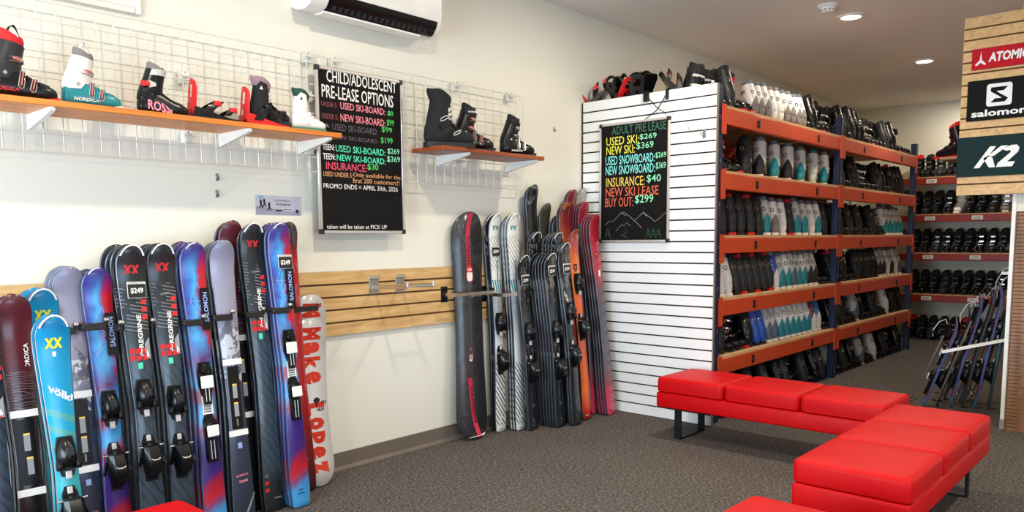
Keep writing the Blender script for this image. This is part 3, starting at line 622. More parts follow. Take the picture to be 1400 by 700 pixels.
# left board: plane Y = 3.645
B1Y = 3.630; r = board('chalkboard', 'black chalkboard of child and adolescent prices hanging on the wire grid', .606, .905, (2.463, B1Y, 1.378), 0)
def b1(mb, s, xl, yt, yb, xr, ink, bold=.012, xh=None):
    p0 = on_plane(xl, yb, 1, B1Y+.0035); p1 = on_plane(xl, yt, 1, B1Y+.0035); q = on_plane(xr, 200, 1, B1Y+.0035)
    put_text(mb, s, (p0.x-r.location.x, .0035, p0.z-r.location.z), (q.x-p0.x, 0, 0), (0, 0, p1.z-p0.z), INK[ink], bold*.5)
for s, xl, yt, yb, xr, ink, bd in (('CHILD/ADOLESCENT', 446.5, 95, 111.5, 543.5, 'white', .022), ('PRE-LEASE OPTIONS', 440, 114.5, 132.5, 539, 'white', .02),
    ('UNDER 5:', 439.3, 138, 144.5, 462.5, 'dimrose', 0), ('USED SKI-BOARD:', 465.5, 139.5, 149, 527.5, 'pink', .02), ('$0', 530, 151.3, 158.6, 538.6, 'green', .03),
    ('UNDER 5:', 439.8, 154.2, 161.5, 463, 'dimrose', 0), ('NEW SKI-BOARD:', 465.7, 155.3, 165.5, 527.5, 'pink', .02), ('$99', 529, 163, 172.5, 539.5, 'green', .01),
    ('JR:', 442.5, 168.8, 175.3, 451, 'grey', .005), ('USED SKI-BOARD:', 454.5, 168.5, 177.5, 517, 'dimpurple', .01), ('$99', 522, 173.2, 181, 536.5, 'green', .01),
    ('JR: NEW SKI-BOARD', 442, 182.5, 190, 517, 'dimpurple', .01), ('$199', 520.8, 187.3, 196.3, 537, 'green', .008),
    ('TEEN:', 441.2, 196.3, 204.3, 457, 'white', .02), ('USED SKI-BOARD:', 459, 197.8, 207, 526.5, 'teal', .016), ('$269', 530, 202.5, 211, 546, 'mint', .008),
    ('TEEN:', 441.6, 209, 217.5, 458, 'white', .02), ('NEW SKI-BOARD:', 460.5, 210.8, 219.5, 526.5, 'teal', .016), ('$369', 529.5, 213, 222, 546.5, 'mint', .008),
    ('INSURANCE:', 446, 221, 231.3, 500.5, 'rose', .016), ('$30', 502.5, 223.5, 233, 516.6, 'green', .012),
    ('USED UNDER 5:', 442, 234, 240.5, 481, 'orange', .004), ('Only available for the', 483, 235.6, 243.2, 546.5, 'orange', 0),
    ('first 200 customers!!', 482.5, 243.2, 249.8, 545, 'orange', 0), ('PROMO ENDS = APRIL 30th, 2026', 442.4, 250.3, 258, 542.5, 'white', 0),
    ('taken will be taken at PICK UP', 447, 307, 312.6, 526.5, 'white', 0)):
    mb = MB(); b1(mb, s, xl, yt, yb, xr, ink, bd); mb.obj('chalk_lettering', r)
# right board: on the white panel, plane X = 4.93
B2X = XP-.020; r2b = board('chalkboard', 'black chalkboard of adult prices with a mountain drawing on the white slat panel', .615, .895, (B2X, 3.532, 1.31), -PI/2)
def b2p(x, y):
    p = on_plane(x, y, 0, B2X+.0035); return Vector((3.532-p.y, .0034, p.z-1.31))
for s, xl, yt, yb, xr, ink, bd in (('ADULT PRE LEASE', 836.5, 173.5, 184.8, 910, 'dimgreen', .01), ('USED SKI:', 829, 188.5, 199.8, 873, 'yellow', .016), ('$269', 874.5, 183.5, 191.8, 897, 'mint', .012),
    ('NEW SKI:', 829, 201, 212.5, 867.5, 'yellow', .016), ('$369', 870, 195, 205, 893, 'mint', .012), ('USED SNOWBOARD:', 828, 214.3, 226.5, 894.5, 'cyan', .012), ('$269', 896, 208.5, 217, 910.5, 'mint', .012),
    ('NEW SNOWBOARD:', 828, 227.8, 240, 895, 'cyan', .012), ('$369', 896.5, 222, 232, 910, 'mint', .012), ('INSURANCE:', 828.5, 243.6, 256.2, 881, 'gold', .014), ('$40', 884, 239, 250.5, 903.5, 'mint', .014),
    ('NEW SKI LEASE', 828, 257.5, 269.5, 900.5, 'coral', .01), ('BUY OUT:', 827.5, 271, 283.5, 866, 'coral', .012), ('$299', 868, 267, 279, 893.5, 'mint', .012)):
    p0, p1, q = b2p(xl, yb), b2p(xl, yt), b2p(xr, 250); mb = MB(); put_text(mb, s, p0, (q.x-p0.x, 0, 0), (0, 0, p1.z-p0.z), INK[ink], bd*.35); mb.obj('chalk_lettering', r2b)
def chalk(px, ink, w=.0016):
    mb = MB(); pts = [b2p(x, y) for x, y in px]; mb.tube(pts, w, INK[ink], 4); mb.obj('chalk_drawing', r2b)
chalk([(827, 308), (834, 302), (838, 303), (851, 289.5), (856, 292), (862, 297), (868, 302), (877, 311.5)], 'grey'); chalk([(842, 316), (850, 307), (853, 309), (857, 304), (862, 309)], 'grey')
chalk([(866, 303), (880, 289.5), (884, 294), (890, 298), (895, 303), (902, 298), (906, 294), (914, 288)], 'grey'); chalk([(846, 294), (851, 291), (854, 295), (857, 293)], 'grey'); chalk([(876, 294), (880, 291), (884, 296)], 'grey')
chalk([(853, 325), (855, 319), (852, 316), (856, 313), (857, 318), (852, 321)], 'dgrey'); chalk([(848, 321), (858, 325)], 'dgrey')
for x in (886, 893, 900, 831):
    for k in range(3): chalk([(x-4+k, 325-4*k), (x, 319-3.5*k), (x+4-k, 325-4*k)], 'dimgreen', .0014)
# cord and hooks the adult board hangs by
b = MB(); Z0 = 2.30
b.tube([(XP-.012, 2.945, 2.372), (XP-.014, 3.03, 2.26), (XP-.012, 3.13, 2.205)], .003, BLACKM); b.tube([(XP-.012, 3.12, 2.37), (XP-.016, 3.02, 2.27), (XP-.014, 2.96, 2.235), (XP-.016, 2.93, 2.16), (XP-.014, 2.955, 2.10)], .003, BLACKM)
o = b.obj('hanging_cord'); tag(o, 'thin black cord crossing above the adult price board', 'cord')
for y, z, w in ((3.12, 2.36, .045), (2.945, 2.355, .02)):
    b = MB(); b.rbox(-.02, .0, -w/2, w/2, -.03, .045, PBLK, .005); b.rbox(-.004, .06, -w*.4, w*.4, .040, .050, PBLK, .003); o = b.obj('cord_clip'); o.location = (XP-.003, y, z)
    tag(o, 'wide black clip on the white panel top edge, left of the narrow clip' if w > .03 else 'narrow black clip on the white panel top edge above the price board', 'clip')
b = MB(); b.rbox(-.006, 0, -.012, .012, -.03, .03, PLATE, .002, 1); b.tube([(-.006, 0, -.01), (-.05, 0, -.012), (-.056, 0, .004)], .004, STEEL); o = b.obj('slat_hook'); o.location = (XP, 2.655, 2.06); tag(o, 'small metal hook on the white slat panel near the navy post', 'hook')
b = MB(); b.tube([(0, 0, 0), (-.004, .008, .02), (-.004, .014, .03)], .003, STEEL); b.tube([(0, 0, 0), (-.014, -.014, -.010)], .003, STEEL); o = b.obj('slat_hook'); o.location = (XP-.0005, 2.77, 2.10); tag(o, 'thin bent wire hook on the white slat panel right of the price board', 'hook')

# ------------------------------------------------------------------ things on the left wall
# air conditioner
r = thing('air_conditioner', 'white wall-mounted air conditioner with open black vent slot', 'air conditioner', (2.385, YW, 2.55))
AL = .885
prof = [(0, .03), (-.06, .005), (-.13, .0), (-.175, .014), (-.205, .05), (-.222, .10), (-.225, .28), (-.205, .305), (0, .31)]
b = MB(); b.prism(prof, lambda u, w, t: (t, u, w), .0, AL, PW)
b.obj('casing', r)
b = MB(); b.prism([(-.150, .0035), (-.1765, .0110), (-.2076, .0485), (-.2190, .080), (-.214, .080), (-.2, .052), (-.17, .018), (-.15, .009)], lambda u, w, t: (t, u, w), .10, AL-.03, PBLK)
b.obj('air_outlet', r)
b = MB()
for k in range(17): x = .13+k*.04; b.prism([(-.172, .010), (-.190, .030), (-.194, .0275), (-.176, .0068)], lambda u, w, t: (t, u, w), x, x+.025, PGRY)
b.obj('outlet_grille', r)
b = MB(); b.prism([(-.075, -.002), (-.152, -.003), (-.164, -.001), (-.163, -.010), (-.150, -.014), (-.078, -.009)], lambda u, w, t: (t, u, w), .09, AL-.12, PW); b.obj('louver_flap', r)
b = MB(); b.box(AL-.16, AL-.10, -.10, -.088, -.0015, .002, PBLK); b.box(AL-.15, AL-.13, -.078, -.074, -.0012, .002, PGRY); b.obj('badge', r)
# framed white board at the top left
r = thing('whiteboard', 'white framed board partly seen at the top left above the wire grid', 'board', (.55, YW, 2.372))
b = MB(); b.box(.02, 1.02, -.012, 0, .02, .70, mat('board_grey', (222, 218, 214), .4)); b.obj('board_surface', r)
b = MB()
for x0, x1, z0, z1 in ((0, .03, 0, .72), (1.01, 1.04, 0, .72), (.03, 1.01, 0, .03), (.03, 1.01, .69, .72)): b.rbox(x0, x1, -.02, 0, z0, z1, WMETAL, .004, 1)
b.obj('frame', r)
# small poster
r = thing('poster', 'small landscape poster with skier silhouettes on the wall beside the price board', 'poster', (2.128, YW, 1.478))
b = MB(); b.box(0, .27, -.002, 0, 0, .102, mat('poster_paper', (196, 194, 206), .5)); b.prism([(0, .0), (.27, 0), (.27, .022), (.20, .020), (.12, .03), (0, .045)], lambda u, w, t: (u, t, w), -.0024, -.002, mat('poster_slope', (150, 148, 170), .5)); b.obj('sheet', r)
b = MB()
for x, z, s in ((.03, .035, 1), (.05, .04, 1), (.078, .022, 1)):
    b.prism([(x-.012, z), (x-.002, z+.02), (x-.006, z+.036), (x+.001, z+.048), (x+.008, z+.036), (x+.007, z+.02), (x+.014, z+.002), (x+.008, z), (x+.002, z+.014), (x-.006, z)], lambda u, w, t: (u, t, w), -.003, -.0024, INK['black'])
b.prism([(.014, .10), (.05, .10), (.032, .082)], lambda u, w, t: (u, t, w), -.003, -.0022, mat('poster_blue', (110, 176, 204), .5))
put_text(b, 'SKI & SNOWBOARD', (.118, -.003, .072), (.088, 0, 0), (0, 0, .009), INK['dgrey']); put_text(b, 'UP TO $50 OFF', (.122, -.003, .050), (.088, 0, 0), (0, 0, .011), INK['black'], .02); b.box(.118, .155, -.003, -.0022, .020, .029, INK['black']); b.box(.16, .215, -.003, -.0022, .028, .031, INK['dgrey'])
b.M = Matrix.Translation((.247, -.0024, .022)) @ Matrix.Rotation(PI/2, 4, 'X'); b.lathe([(0, 0), (.010, 0), (.010, .0008), (0, .0008)], NAVY, 14); b.M = None
b.obj('print', r)
for x, z, lb in ((1.924, 1.66, 'upper of two tiny metal wall hooks below the wire grid'), (1.919, 1.578, 'lower of two tiny metal wall hooks below the wire grid'), (4.611, 2.158, 'tiny metal wall hook between the grid and the white panel')):
    b = MB(); b.rbox(-.008, .008, -.005, 0, -.018, .018, PLATE, .002, 1); b.tube([(0, -.004, -.006), (0, -.018, -.012), (0, -.02, .002)], .0025, PGRY); o = b.obj('wall_hook'); o.location = (x, YW, z); tag(o, lb, 'hook', 'tiny wall hooks')

# ------------------------------------------------------------------ skis
def sheet(name, rough=.26, coat=.2): return G(name, rough, coat)
def top_salomon():
    g = sheet('sheet_salomon'); o = g.xyz(); x, t = o[0], o[2]; s = g.math('ADD', t, g.math('MULTIPLY', g.math('SUBTRACT', x, .5), -.05))
    nz = g.noise(5, g.scaled(3, 1, 1.2)); s = g.math('ADD', s, g.math('MULTIPLY', g.math('SUBTRACT', nz, .5), .05))
    lo = g.ramp(s, [(0, (70, 160, 215)), (.07, (62, 150, 214)), (.10, (120, 70, 120)), (.13, (190, 30, 44)), (.17, (150, 24, 56)), (.20, (62, 36, 116)), (.33, (52, 34, 120)), (.37, (150, 20, 64)), (.41, (60, 160, 214)),
                    (.45, (52, 140, 210)), (.475, (150, 26, 60)), (.50, (130, 34, 70)), (.52, (70, 160, 210)), (.56, (60, 120, 190)), (.60, (90, 40, 100)), (.64, (70, 50, 130))])
    hx = g.math('ADD', x, g.math('MULTIPLY', g.math('SUBTRACT', g.noise(3.5, g.scaled(2.5, 1, 2.5)), .5), .9))
    hi = g.ramp(hx, [(.10, (60, 60, 150)), (.28, (44, 120, 196)), (.48, (76, 172, 226)), (.62, (96, 120, 190)), (.72, (190, 44, 62)), (.92, (206, 28, 40))])
    hi = g.mix(g.math('SMOOTH_MIN', g.math('MULTIPLY', g.math('MAXIMUM', g.math('SUBTRACT', t, .90), 0), 12), 1.0, .1), hi, (58, 46, 128))
    f = g.math('MINIMUM', g.math('MAXIMUM', g.math('MULTIPLY', g.math('SUBTRACT', t, .60), 14), 0), 1)
    return g.done(g.mix(f, lo, hi))
def top_peregrine():
    g = sheet('sheet_slate'); o = g.xyz(); x, t = o[0], o[2]
    base = g.ramp(t, [(0, (30, 33, 38)), (.10, (34, 39, 46)), (.16, (54, 70, 84)), (.58, (58, 76, 92)), (.66, (46, 55, 64)), (.78, (38, 43, 48)), (1, (32, 35, 40))])
    br = g.wave(9, g.scaled(1, 1, 1.6, rot=(0, .35, 0)), 6, 3); base = g.mix(g.math('MULTIPLY', g.math('LESS_THAN', br, .22), .55), base, (34, 40, 46))
    st = g.wave(11, g.scaled(1, 1, 2.0, rot=(0, 1.15, 0)), 0)
    m = g.math('MULTIPLY', g.math('GREATER_THAN', st, .80), g.band(t, .72, .87)); m = g.math('MULTIPLY', m, g.math('GREATER_THAN', g.noise(14, g.scaled(1, 1, .6)), .5))
    return g.done(g.mix(g.math('MULTIPLY', m, .45), base, (170, 176, 180)))
def top_mountain():
    g = sheet('sheet_mountain'); o = g.xyz(); x, t = o[0], o[2]
    base = g.ramp(t, [(0, (40, 46, 62)), (.3, (50, 58, 78)), (.52, (60, 68, 90)), (.60, (120, 122, 140)), (.75, (150, 148, 168)), (.9, (146, 146, 172)), (1, (120, 122, 146))])
    nz = g.noise(26, g.scaled(1, 1, .7), detail=6); snow = g.math('MULTIPLY', g.band(t, .50, .69), g.math('GREATER_THAN', nz, .50)); base = g.mix(g.math('MULTIPLY', snow, .7), base, (206, 208, 216))
    rid = g.math('LESS_THAN', t, g.math('ADD', .70, g.math('MULTIPLY', g.math('SUBTRACT', g.noise(16, g.scaled(1, 1, .001)), .5), .20)))
    dk = g.math('MULTIPLY', g.math('MULTIPLY', rid, g.math('GREATER_THAN', t, .62)), g.math('LESS_THAN', nz, .55)); base = g.mix(g.math('MULTIPLY', dk, .75), base, (70, 72, 88))
    return g.done(base)
def top_nordica():
    g = sheet('sheet_maroon'); o = g.xyz(); x, t = o[0], o[2]
    base = g.ramp(t, [(0, (22, 22, 25)), (.40, (26, 25, 28)), (.60, (36, 26, 30)), (.70, (70, 30, 38)), (.85, (94, 34, 44)), (1, (84, 32, 42))])
    tp = g.wave(13, g.scaled(1, 1, 2.4, rot=(0, PI/2, 0)), 9, 2); m = g.math('MULTIPLY', g.band(t, .60, .74), g.math('GREATER_THAN', tp, .93))
    return g.done(g.mix(g.math('MULTIPLY', m, .6), base, (150, 140, 142)))
def top_vblue():
    g = sheet('sheet_cyan'); o = g.xyz(); x, t = o[0], o[2]
    base = g.ramp(t, [(0, (30, 60, 70)), (.25, (22, 120, 140)), (.40, (60, 176, 186)), (.55, (24, 160, 196)), (.72, (8, 150, 200)), (1, (8, 136, 190))])
    st = g.wave(4.2, g.scaled(1, 1, 1.4, rot=(0, .95, 0)), 1); m = g.math('MULTIPLY', g.band(t, .50, .68), g.math('GREATER_THAN', st, .62))
    return g.done(g.mix(g.math('MULTIPLY', m, .7), base, (90, 160, 140)))
def top_vwhite():
    g = sheet('sheet_white'); o = g.xyz(); x, t = o[0], o[2]
    st = g.wave(13, g.scaled(1, 1, 1.0, rot=(0, .62, 0)), 0); m = g.math('GREATER_THAN', st, .80); m = g.math('MULTIPLY', m, g.math('ADD', g.band(t, .03, .32), g.math('MULTIPLY', g.band(t, .74, .90), .6)))
    nz = g.noise(30, g.scaled(1, 1, .5)); m = g.math('MULTIPLY', m, g.math('GREATER_THAN', nz, .40))
    base = g.ramp(t, [(0, (216, 222, 222)), (.40, (206, 212, 214)), (.55, (150, 160, 166)), (.62, (170, 178, 184)), (.66, (228, 230, 228)), (1, (232, 232, 228))])
    base = g.mix(m, base, (40, 42, 46))
    tl = g.math('MULTIPLY', g.band(t, .645, .70), g.math('GREATER_THAN', g.wave(14, g.scaled(1, 1, 1, rot=(0, .2, 0)), 0), .45)); return g.done(g.mix(tl, base, (20, 130, 140)))
def top_plain(name, stops, streak=(255, 255, 255), amt=.10):
    g = sheet(name); o = g.xyz(); base = g.ramp(o[2], stops); nz = g.noise(7, g.scaled(1, 1, .5), detail=5, dist=2)
    return g.done(g.mix(g.math('MULTIPLY', g.math('GREATER_THAN', nz, .56), amt), base, streak))
TOPS = dict(salomon=top_salomon(), slate=top_peregrine(), mountain=top_mountain(), maroon=top_nordica(), cyan=top_vblue(), white=top_vwhite(),
    black=top_plain('sheet_black', [(0, (34, 36, 40)), (.12, (30, 36, 44)), (.45, (26, 28, 32)), (.62, (60, 68, 74)), (.74, (32, 33, 35)), (1, (28, 28, 30))], amt=.12),
    olive=top_plain('sheet_olive', [(0, (30, 30, 28)), (.6, (46, 44, 38)), (1, (66, 62, 52))], amt=.05),
    orange=top_plain('sheet_orange', [(0, (120, 20, 26)), (.05, (206, 44, 24)), (.16, (236, 110, 26)), (.35, (220, 84, 24)), (.60, (228, 92, 22)), (.80, (238, 120, 26)), (.90, (190, 60, 28)), (1, (110, 28, 34))], (250, 170, 50), .25),
    brown=top_plain('sheet_ember', [(0, (80, 20, 24)), (.55, (200, 70, 24)), (.80, (196, 76, 30)), (.90, (128, 40, 34)), (1, (90, 30, 36))], (240, 140, 40), .25),
    red=top_plain('sheet_crimson', [(0, (206, 70, 100)), (.13, (196, 50, 84)), (.15, (150, 60, 80)), (.25, (96, 84, 92)), (.55, (76, 78, 86)), (.66, (120, 60, 72)), (.72, (176, 34, 52)), (1, (150, 28, 44))], (214, 110, 130), .12),
    maroonred=top_plain('sheet_wine', [(0, (60, 16, 24)), (.8, (140, 26, 44)), (1, (126, 28, 46))], amt=.06),
    redblack=top_plain('sheet_scarlet', [(0, (40, 20, 22)), (.4, (170, 24, 30)), (.86, (176, 24, 32)), (.93, (60, 26, 30)), (1, (26, 24, 26))], amt=.06),
    greyish=top_plain('sheet_silver', [(0, (90, 90, 92)), (1, (176, 172, 168))], amt=.06))
EDGE = mat('ski_edge', (92, 96, 104), .3, .6); SIDEW = mat('ski_sidewall', (30, 31, 34), .4); BASE = mat('ski_base', (26, 26, 28), .35)
BLUESIDE = mat('ski_sidewall_blue', (70, 84, 150), .35)
_ski = {}
def ski_mesh(kind, L):
    key = (kind, round(L, 2))
    if key in _ski: return _ski[key]
    b = MB(); R = .085; zs = [0, .004, .012]+[.03+(L-R-.03)*i/22 for i in range(23)]+[L-R+R*math.sin(PI/2*i/12) for i in range(1, 13)]
    rows = []
    for z in zs:
        t = z/L; w = lerp_tab([(0, .050), (.06, .056), (.45, .041), (.80, .056), (.93, .0625), (1, .0625)], t)[0]
        if z < .012: w *= .72+.28*math.sqrt(max(0, z/.012))
        if z > L-R: w *= math.sqrt(max(0, 1-((z-L+R)/R)**2.3)) ; w = max(w, .004)
        th = lerp_tab([(0, .010), (.3, .019), (.6, .019), (.9, .011), (1, .009)], t)[0]
        c_ = -.30*max(0, z-(L-.16))**2/.16*1.0
        rows.append((w, th, c_, z))
    fr = [((-w*.94, c_-th, z), (w*.94, c_-th, z)) for w, th, c_, z in rows]; md = [((-w, c_-th+.003, z), (w, c_-th+.003, z)) for w, th, c_, z in rows]
    lo = [((-w, c_-.003, z), (w, c_-.003, z)) for w, th, c_, z in rows]; bk = [((-w, c_, z), (w, c_, z)) for w, th, c_, z in rows]
    def strip(A, B, m): # A, B lists of points
        n = len(A); b.add(A+B, [(i, i+1, n+i+1, n+i) for i in range(n-1)], m)
    strip([p[0] for p in fr], [p[1] for p in fr], TOPS[kind])
    sw = BLUESIDE if kind == 'salomon' else SIDEW
    for s in (0, 1): strip([p[s] for p in fr], [p[s] for p in md], EDGE); strip([p[s] for p in md], [p[s] for p in lo], sw); strip([p[s] for p in lo], [p[s] for p in bk], EDGE)
    strip([p[0] for p in bk], [p[1] for p in bk], BASE)
    for r_ in (0, -1): b.add([fr[r_][0], fr[r_][1], md[r_][1], lo[r_][1], bk[r_][1], bk[r_][0], lo[r_][0], md[r_][0]], [tuple(range(8))], sw)
    bm = bmesh.new(); me = b.mesh('ski', 30); bm.from_mesh(me); bmesh.ops.remove_doubles(bm, verts=bm.verts[:], dist=1e-5); bmesh.ops.recalc_face_normals(bm, faces=bm.faces[:]); bm.to_mesh(me); bm.free()
    _ski[key] = me; return me
def frame_on(Bp, Tp, yaw=0.0):
    z = (Tp-Bp).normalized(); f = Vector((math.sin(yaw), -math.cos(yaw), 0)); f = (f-z*f.dot(z)).normalized(); y = -f; x = y.cross(z)
    return Matrix(((x.x, y.x, z.x, Bp.x), (x.y, y.y, z.y, Bp.y), (x.z, y.z, z.z, Bp.z), (0, 0, 0, 1))), (Tp-Bp).length
def th_at(t): return lerp_tab([(0, .010), (.3, .019), (.6, .019), (.9, .011), (1, .009)], t)[0]
def toe_heel(r, L, zt, zh, style):
    y = -.0195
    def at(z): return Matrix.Translation((0, y, z))
    # toe piece
    b = MB(); b.M = at(zt)
    b.prism([(-.020, -.075), (.020, -.075), (.034, -.03), (.036, .03), (.026, .075), (-.026, .075), (-.036, .03), (-.034, -.03)], lambda u, w, t: (u, t, w), 0, -.012, PBLK)
    if style == 'pad':
        b.prism([(-.016, -.12), (.016, -.12), (.024, -.03), (-.024, -.03)], lambda u, w, t: (u, t, w), -.001, -.020, PBLK)
        b.M = at(zt+.045) @ Matrix.Rotation(PI/2, 4, 'X'); b.lathe([(0, 0), (.027, 0), (.027, .012), (.022, .026), (0, .028)], PBLK, 16); b.M = at(zt)
        for k in range(4): a = .6+k*1.5; b.rbox(.019*math.cos(a)-.004, .019*math.cos(a)+.004, -.032, -.02, .045+.019*math.sin(a)-.004, .045+.019*math.sin(a)+.004, PGRY, .001, 1)
        for s in (-1, 1): b.tube([(s*.008, -.021, -.03), (s*.008, -.021, -.105)], .0025, STEEL, 5)
    else:
        rows = []
        for z, w, h in ((.07, .016, .014), (.055, .026, .034), (.02, .034, .048), (-.01, .036, .050), (-.03, .028, .040), (-.045, .016, .020)):
            rows.append([(w*math.cos(a), -.008-h*max(0, math.sin(a)), z) if a <= PI+.01 else (w*math.cos(a), -.004, z) for a in [PI*k/8 for k in range(9)]+[PI*1.5]])
        b.loft(rows, PBLK)
        for s in (-1, 1): b.rbox(min(s*.022, s*.042), max(s*.022, s*.042), -.040, -.018, -.050, -.015, PBLK, .004)
    o = b.obj('toe_piece', r); b = MB(); b.M = at(zt)
    if style == 'pad': b.rbox(-.030, .030, -.030, -.024, -.045, .012, PW, .003, 1)
    else: b.rbox(-.014, .014, -.062, -.056, .002, .034, PGRY, .003, 1)
    b.obj('boot_pad' if style == 'pad' else 'toe_badge', o)
    if style != 'pad': b = MB(); b.M = at(zt); b.rbox(-.010, .010, -.024, -.012, -.085, -.055, PLG, .002, 1); b.obj('scale_plate', o)
    # heel piece
    b = MB(); b.M = at(zh)
    b.prism([(-.024, -.11), (.024, -.11), (.028, .06), (.016, .09), (-.016, .09), (-.028, .06)], lambda u, w, t: (u, t, w), 0, -.010, PBLK)
    if style == 'pad':
        b.prism([(-.022, -.13), (.022, -.13), (.026, -.02), (-.026, -.02)], lambda u, w, t: (u, t, w), -.001, -.022, PBLK)
        for s in (-1, 1): b.tube([(s*.008, -.023, -.03), (s*.008, -.023, -.115)], .0025, STEEL, 5)
        b.loft([[(w*c_, -.010-h*s_, z) for c_, s_ in ((-1, 0), (-1, .7), (-.6, 1), (.6, 1), (1, .7), (1, 0))] for z, w, h in ((.07, .018, .01), (.05, .028, .03), (.02, .030, .03), (.0, .026, .02))], PBLK)
    else:
        b.loft([[(w*c_, -.006-h*s_, z) for c_, s_ in ((-1, 0), (-1, .7), (-.6, 1), (.6, 1), (1, .7), (1, 0))] for z, w, h in ((.055, .020, .018), (.04, .034, .046), (.0, .036, .060), (-.04, .034, .066), (-.075, .026, .05), (-.10, .014, .012))], PBLK)
        for s in (-1, 1): b.bar((s*.034, -.02, .015), (s*.056, -.028, -.04), .008, .010, PBLK); b.tube([(s*.034, -.03, .04), (s*.052, -.026, .04)], .004, STEEL, 6)
    o = b.obj('heel_piece', r); b = MB(); b.M = at(zh)
    if style == 'pad': b.rbox(-.028, .028, -.044, -.038, -.012, .040, PW, .003, 1)
    else: b.tube([(-.018, -.064, -.01), (-.010, -.070, -.016), (.010, -.070, -.016), (.018, -.064, -.01)], .004, STEEL, 6); 
    b.obj('boot_pad' if style == 'pad' else 'heel_lever', o)
    if style != 'pad': b = MB(); b.M = at(zh); b.rbox(-.009, .009, -.016, -.008, .062, .088, PLG, .002, 1); b.obj('scale_plate', o)
def xx_logo(b, cx, cz, w, h, m, y):
    for k in (-1, 1):
        u = cx+k*w*.235
        b.prism([(u-w*.25, cz+h/2), (u-w*.10, cz+h/2), (u+w*.25, cz-h/2), (u+w*.10, cz-h/2)], lambda a, c_, t: (a, t, c_), y, y-.0006, m)
        b.prism([(u+w*.25, cz+h/2), (u+w*.10, cz+h/2), (u-w*.25, cz-h/2), (u-w*.10, cz-h/2)], lambda a, c_, t: (a, t, c_), y, y-.0007, m)
def quad(b, pts, m, y): b.prism(pts, lambda u, w, t: (u, t, w), y, y-.0006, m)
def vtext(b, s, x, z0, z1, h, m, y, bold=.02, up=True):  # lettering running along the ski
    if up: put_text(b, s, (x+h/2, y, z0), (0, 0, z1-z0), (-h, 0, 0), m, bold)
    else: put_text(b, s, (x-h/2, y, z1), (0, 0, z0-z1), (h, 0, 0), m, bold)
def price_tag(r, L, z, x=0.0, s='$249', w=.078, h=.070, head='SKI PACKAGE ONLY'):
    y = -.0215; b = MB(); b.M = Matrix.Translation((x, y, z)); b.rbox(-w/2, w/2, -.003, 0, -h/2, h/2, PW, .001, 1); b.box(-w/2+.002, w/2-.002, -.0036, -.003, -h/2+.002, h/2-.010, INK['black']); o = b.obj('price_tag', r, label='black and white price tag')
    b = MB(); b.M = Matrix.Translation((x, y, z)); put_text(b, head, (-w*.42, -.0042, h/2-.0085), (w*.84, 0, 0), (0, 0, .006), INK['black']); put_text(b, s, (-w*.34, -.0042, -h*.25), (w*.68, 0, 0), (0, 0, h*.38), INK['white'], .03); b.obj('lettering', o)
_put, _vtext, _xx, _quad = put_text, vtext, xx_logo, quad
class Parts:                                          # each mark a part of its own, following the curl of the tip
    def __init__(s, r, L): s.r, s.L, s.cur = r, L, MB()
    @property
    def f(s): return s.cur.f
    def __getattr__(s, k): return getattr(s.cur, k)
    def flush(s, name):
        if s.cur.f:
            L = s.L; s.cur.v = [(x, y-.30*max(0, z-(L-.16))**2/.16, z) for x, y, z in s.cur.v]; s.cur.obj(name, s.r)
        s.cur = MB()
